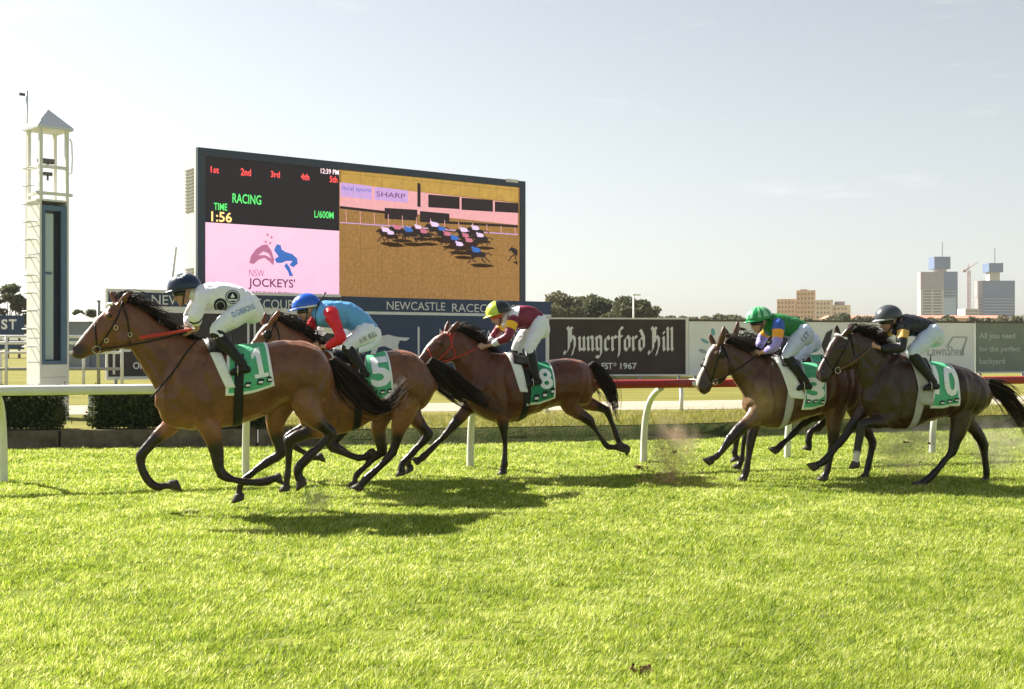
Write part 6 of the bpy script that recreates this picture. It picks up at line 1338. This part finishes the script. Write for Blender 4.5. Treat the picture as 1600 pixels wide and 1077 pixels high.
def spray(px, py, base, n, wx, h, lab, mat, skew=0.0, r=(.003, .008)):
    c = gnd(px, base); k = c.y / F; V = np.empty((n, 4, 3), np.float32); t = rng.random(n) ** 1.3; u = rng.normal(0, 1, n); puff = np.sin(u * 3.1 + 1) * np.sin(t * 7 + u); ok_ = rng.random(n) < .55 + .45 * puff; t, u = t[ok_], u[ok_]; n = len(t); V = V[:n]
    C = np.stack([c.x + u * wx * k * (.35 + .65 * t) + skew * t * k, c.y + rng.normal(0, .16, n), .02 + t * h * k * np.clip(1.15 - .28 * u * u, .1, 2)], 1)
    V[:] = C[:, None, :] + rng.uniform(-1, 1, (n, 4, 3)) * rng.uniform(r[0], r[1], (n, 1, 1))
    idx = (np.arange(n)[:, None, None] * 4 + np.array([[0, 1, 2], [0, 3, 1], [1, 3, 2], [2, 3, 0]])[None]).reshape(-1, 3)
    o = mesh('flying_dirt', (V.reshape(-1, 3) - np.array(c)).tolist(), [tuple(q) for q in idx.tolist()], mat); o.location = c; tag(o, lab, 'dirt', kind='stuff')
def dust_cloud(px, base, wpx, hpx, dens, col, lab, dep=.35, lift=0.0):
    c = gnd(px, base); k = c.y / F; m = bpy.data.materials.new('dust_air'); m.use_nodes = True; nt = m.node_tree; n = nt.nodes; n.remove(n['Principled BSDF'])
    v = n.new('ShaderNodeVolumePrincipled'); v.inputs['Color'].default_value = (*col, 1); v.inputs['Anisotropy'].default_value = .6
    t = n.new('ShaderNodeTexCoord'); no = n.new('ShaderNodeTexNoise'); no.inputs['Scale'].default_value = 2.4; no.inputs['Detail'].default_value = 5; no.inputs['Roughness'].default_value = .6; nt.links.new(t.outputs['Object'], no.inputs['Vector'])
    ln = n.new('ShaderNodeVectorMath'); ln.operation = 'LENGTH'; nt.links.new(t.outputs['Object'], ln.inputs[0])
    fa = n.new('ShaderNodeMapRange'); fa.inputs[1].default_value = 1.0; fa.inputs[2].default_value = .15; nt.links.new(ln.outputs['Value'], fa.inputs[0])
    nr = n.new('ShaderNodeMapRange'); nr.inputs[1].default_value = .40; nr.inputs[2].default_value = .72; nt.links.new(no.outputs['Fac'], nr.inputs[0])
    mu = n.new('ShaderNodeMath'); mu.operation = 'MULTIPLY'; nt.links.new(fa.outputs[0], mu.inputs[0]); nt.links.new(nr.outputs[0], mu.inputs[1]); m2 = n.new('ShaderNodeMath'); m2.operation = 'MULTIPLY'; m2.inputs[1].default_value = dens
    nt.links.new(mu.outputs[0], m2.inputs[0]); nt.links.new(m2.outputs[0], v.inputs['Density']); nt.links.new(v.outputs[0], n['Material Output'].inputs['Volume'])
    o = mesh('dust_cloud', *ellipsoid((0, 0, 0), ((1, 0, 0), (0, 1, 0), (0, 0, 1)), 20, 12), m); bm = bmesh.new(); bm.from_mesh(o.data); bmesh.ops.recalc_face_normals(bm, faces=bm.faces); bm.to_mesh(o.data); bm.free(); o.scale = (wpx * k, dep, hpx * k / 2); o.location = (c.x, c.y, hpx * k / 2 + .01 + lift); tag(o, lab, 'dust', kind='stuff')
dust_cloud(1048, 754, 54, 110, 7.0, (.98, .78, .54), 'cloud of reddish dust thrown up behind the maroon rider\'s horse')
dust_cloud(1418, 745, 95, 104, 6.0, (.98, .86, .70), 'haze of pale dust under the nearly black horse', .4)
dust_cloud(1560, 748, 70, 100, 4.5, (.98, .86, .70), 'thin dust behind the last horse\'s hind legs', .4)
dust_cloud(494, 808, 28, 48, 14.0, (.97, .86, .72), 'small puff of dust under the leading horse', .2)
spray(1046, 0, 756, 5000, 32, 74, 'specks of red dirt flying behind the maroon rider\'s horse', DUST2, 6, (.003, .010))
spray(1420, 0, 744, 4000, 40, 50, 'specks of dirt under the nearly black horse', DUST, 10, (.003, .008))
for i, (px, py, r, lab) in enumerate([(1055, 708, .02, 'clod of red earth flying behind the maroon rider\'s horse'), (1415, 692, .014, 'small dark clod in the pale dust'), (1452, 694, .016, 'dark clod flying below the nearly black horse'), (1000, 735, .03, 'torn divot lying behind the maroon rider\'s horse'), (1002, 1054, .019, 'brown divot of earth lying in the foreground grass')]):
    p = gnd(px, py if i > 2 else 748); p = p if i > 2 else at(px, py, 13.9); mb = MB(); clods(mb, (0, 0, .02 if i > 2 else 0), 26, r, r, r * .5, r * .5, r)
    o = mb.build('earth_clod', DIRT); o.location = p; tag(o, lab, 'clod')

for k in range(26):
    px, py = (random.gauss(1040, 24), random.uniform(672, 750)) if k < 16 else (random.gauss(1440, 50), random.uniform(690, 742))
    r = random.uniform(.006, .016); mb = MB(); clods(mb, (0, 0, 0), 7, r * .6, r * .6, r * .4, r * .5, r); o = mb.build('earth_clod', DIRT); o.location = at(px, py, 13.9 + random.uniform(-.3, .3))
    tag(o, 'tiny clod of turf flying in the dust behind the maroon rider\'s horse' if k < 16 else 'tiny clod of turf flying in the dust near the last horse', 'clod', 'flying clods behind the maroon rider' if k < 16 else 'flying clods near the last horse')
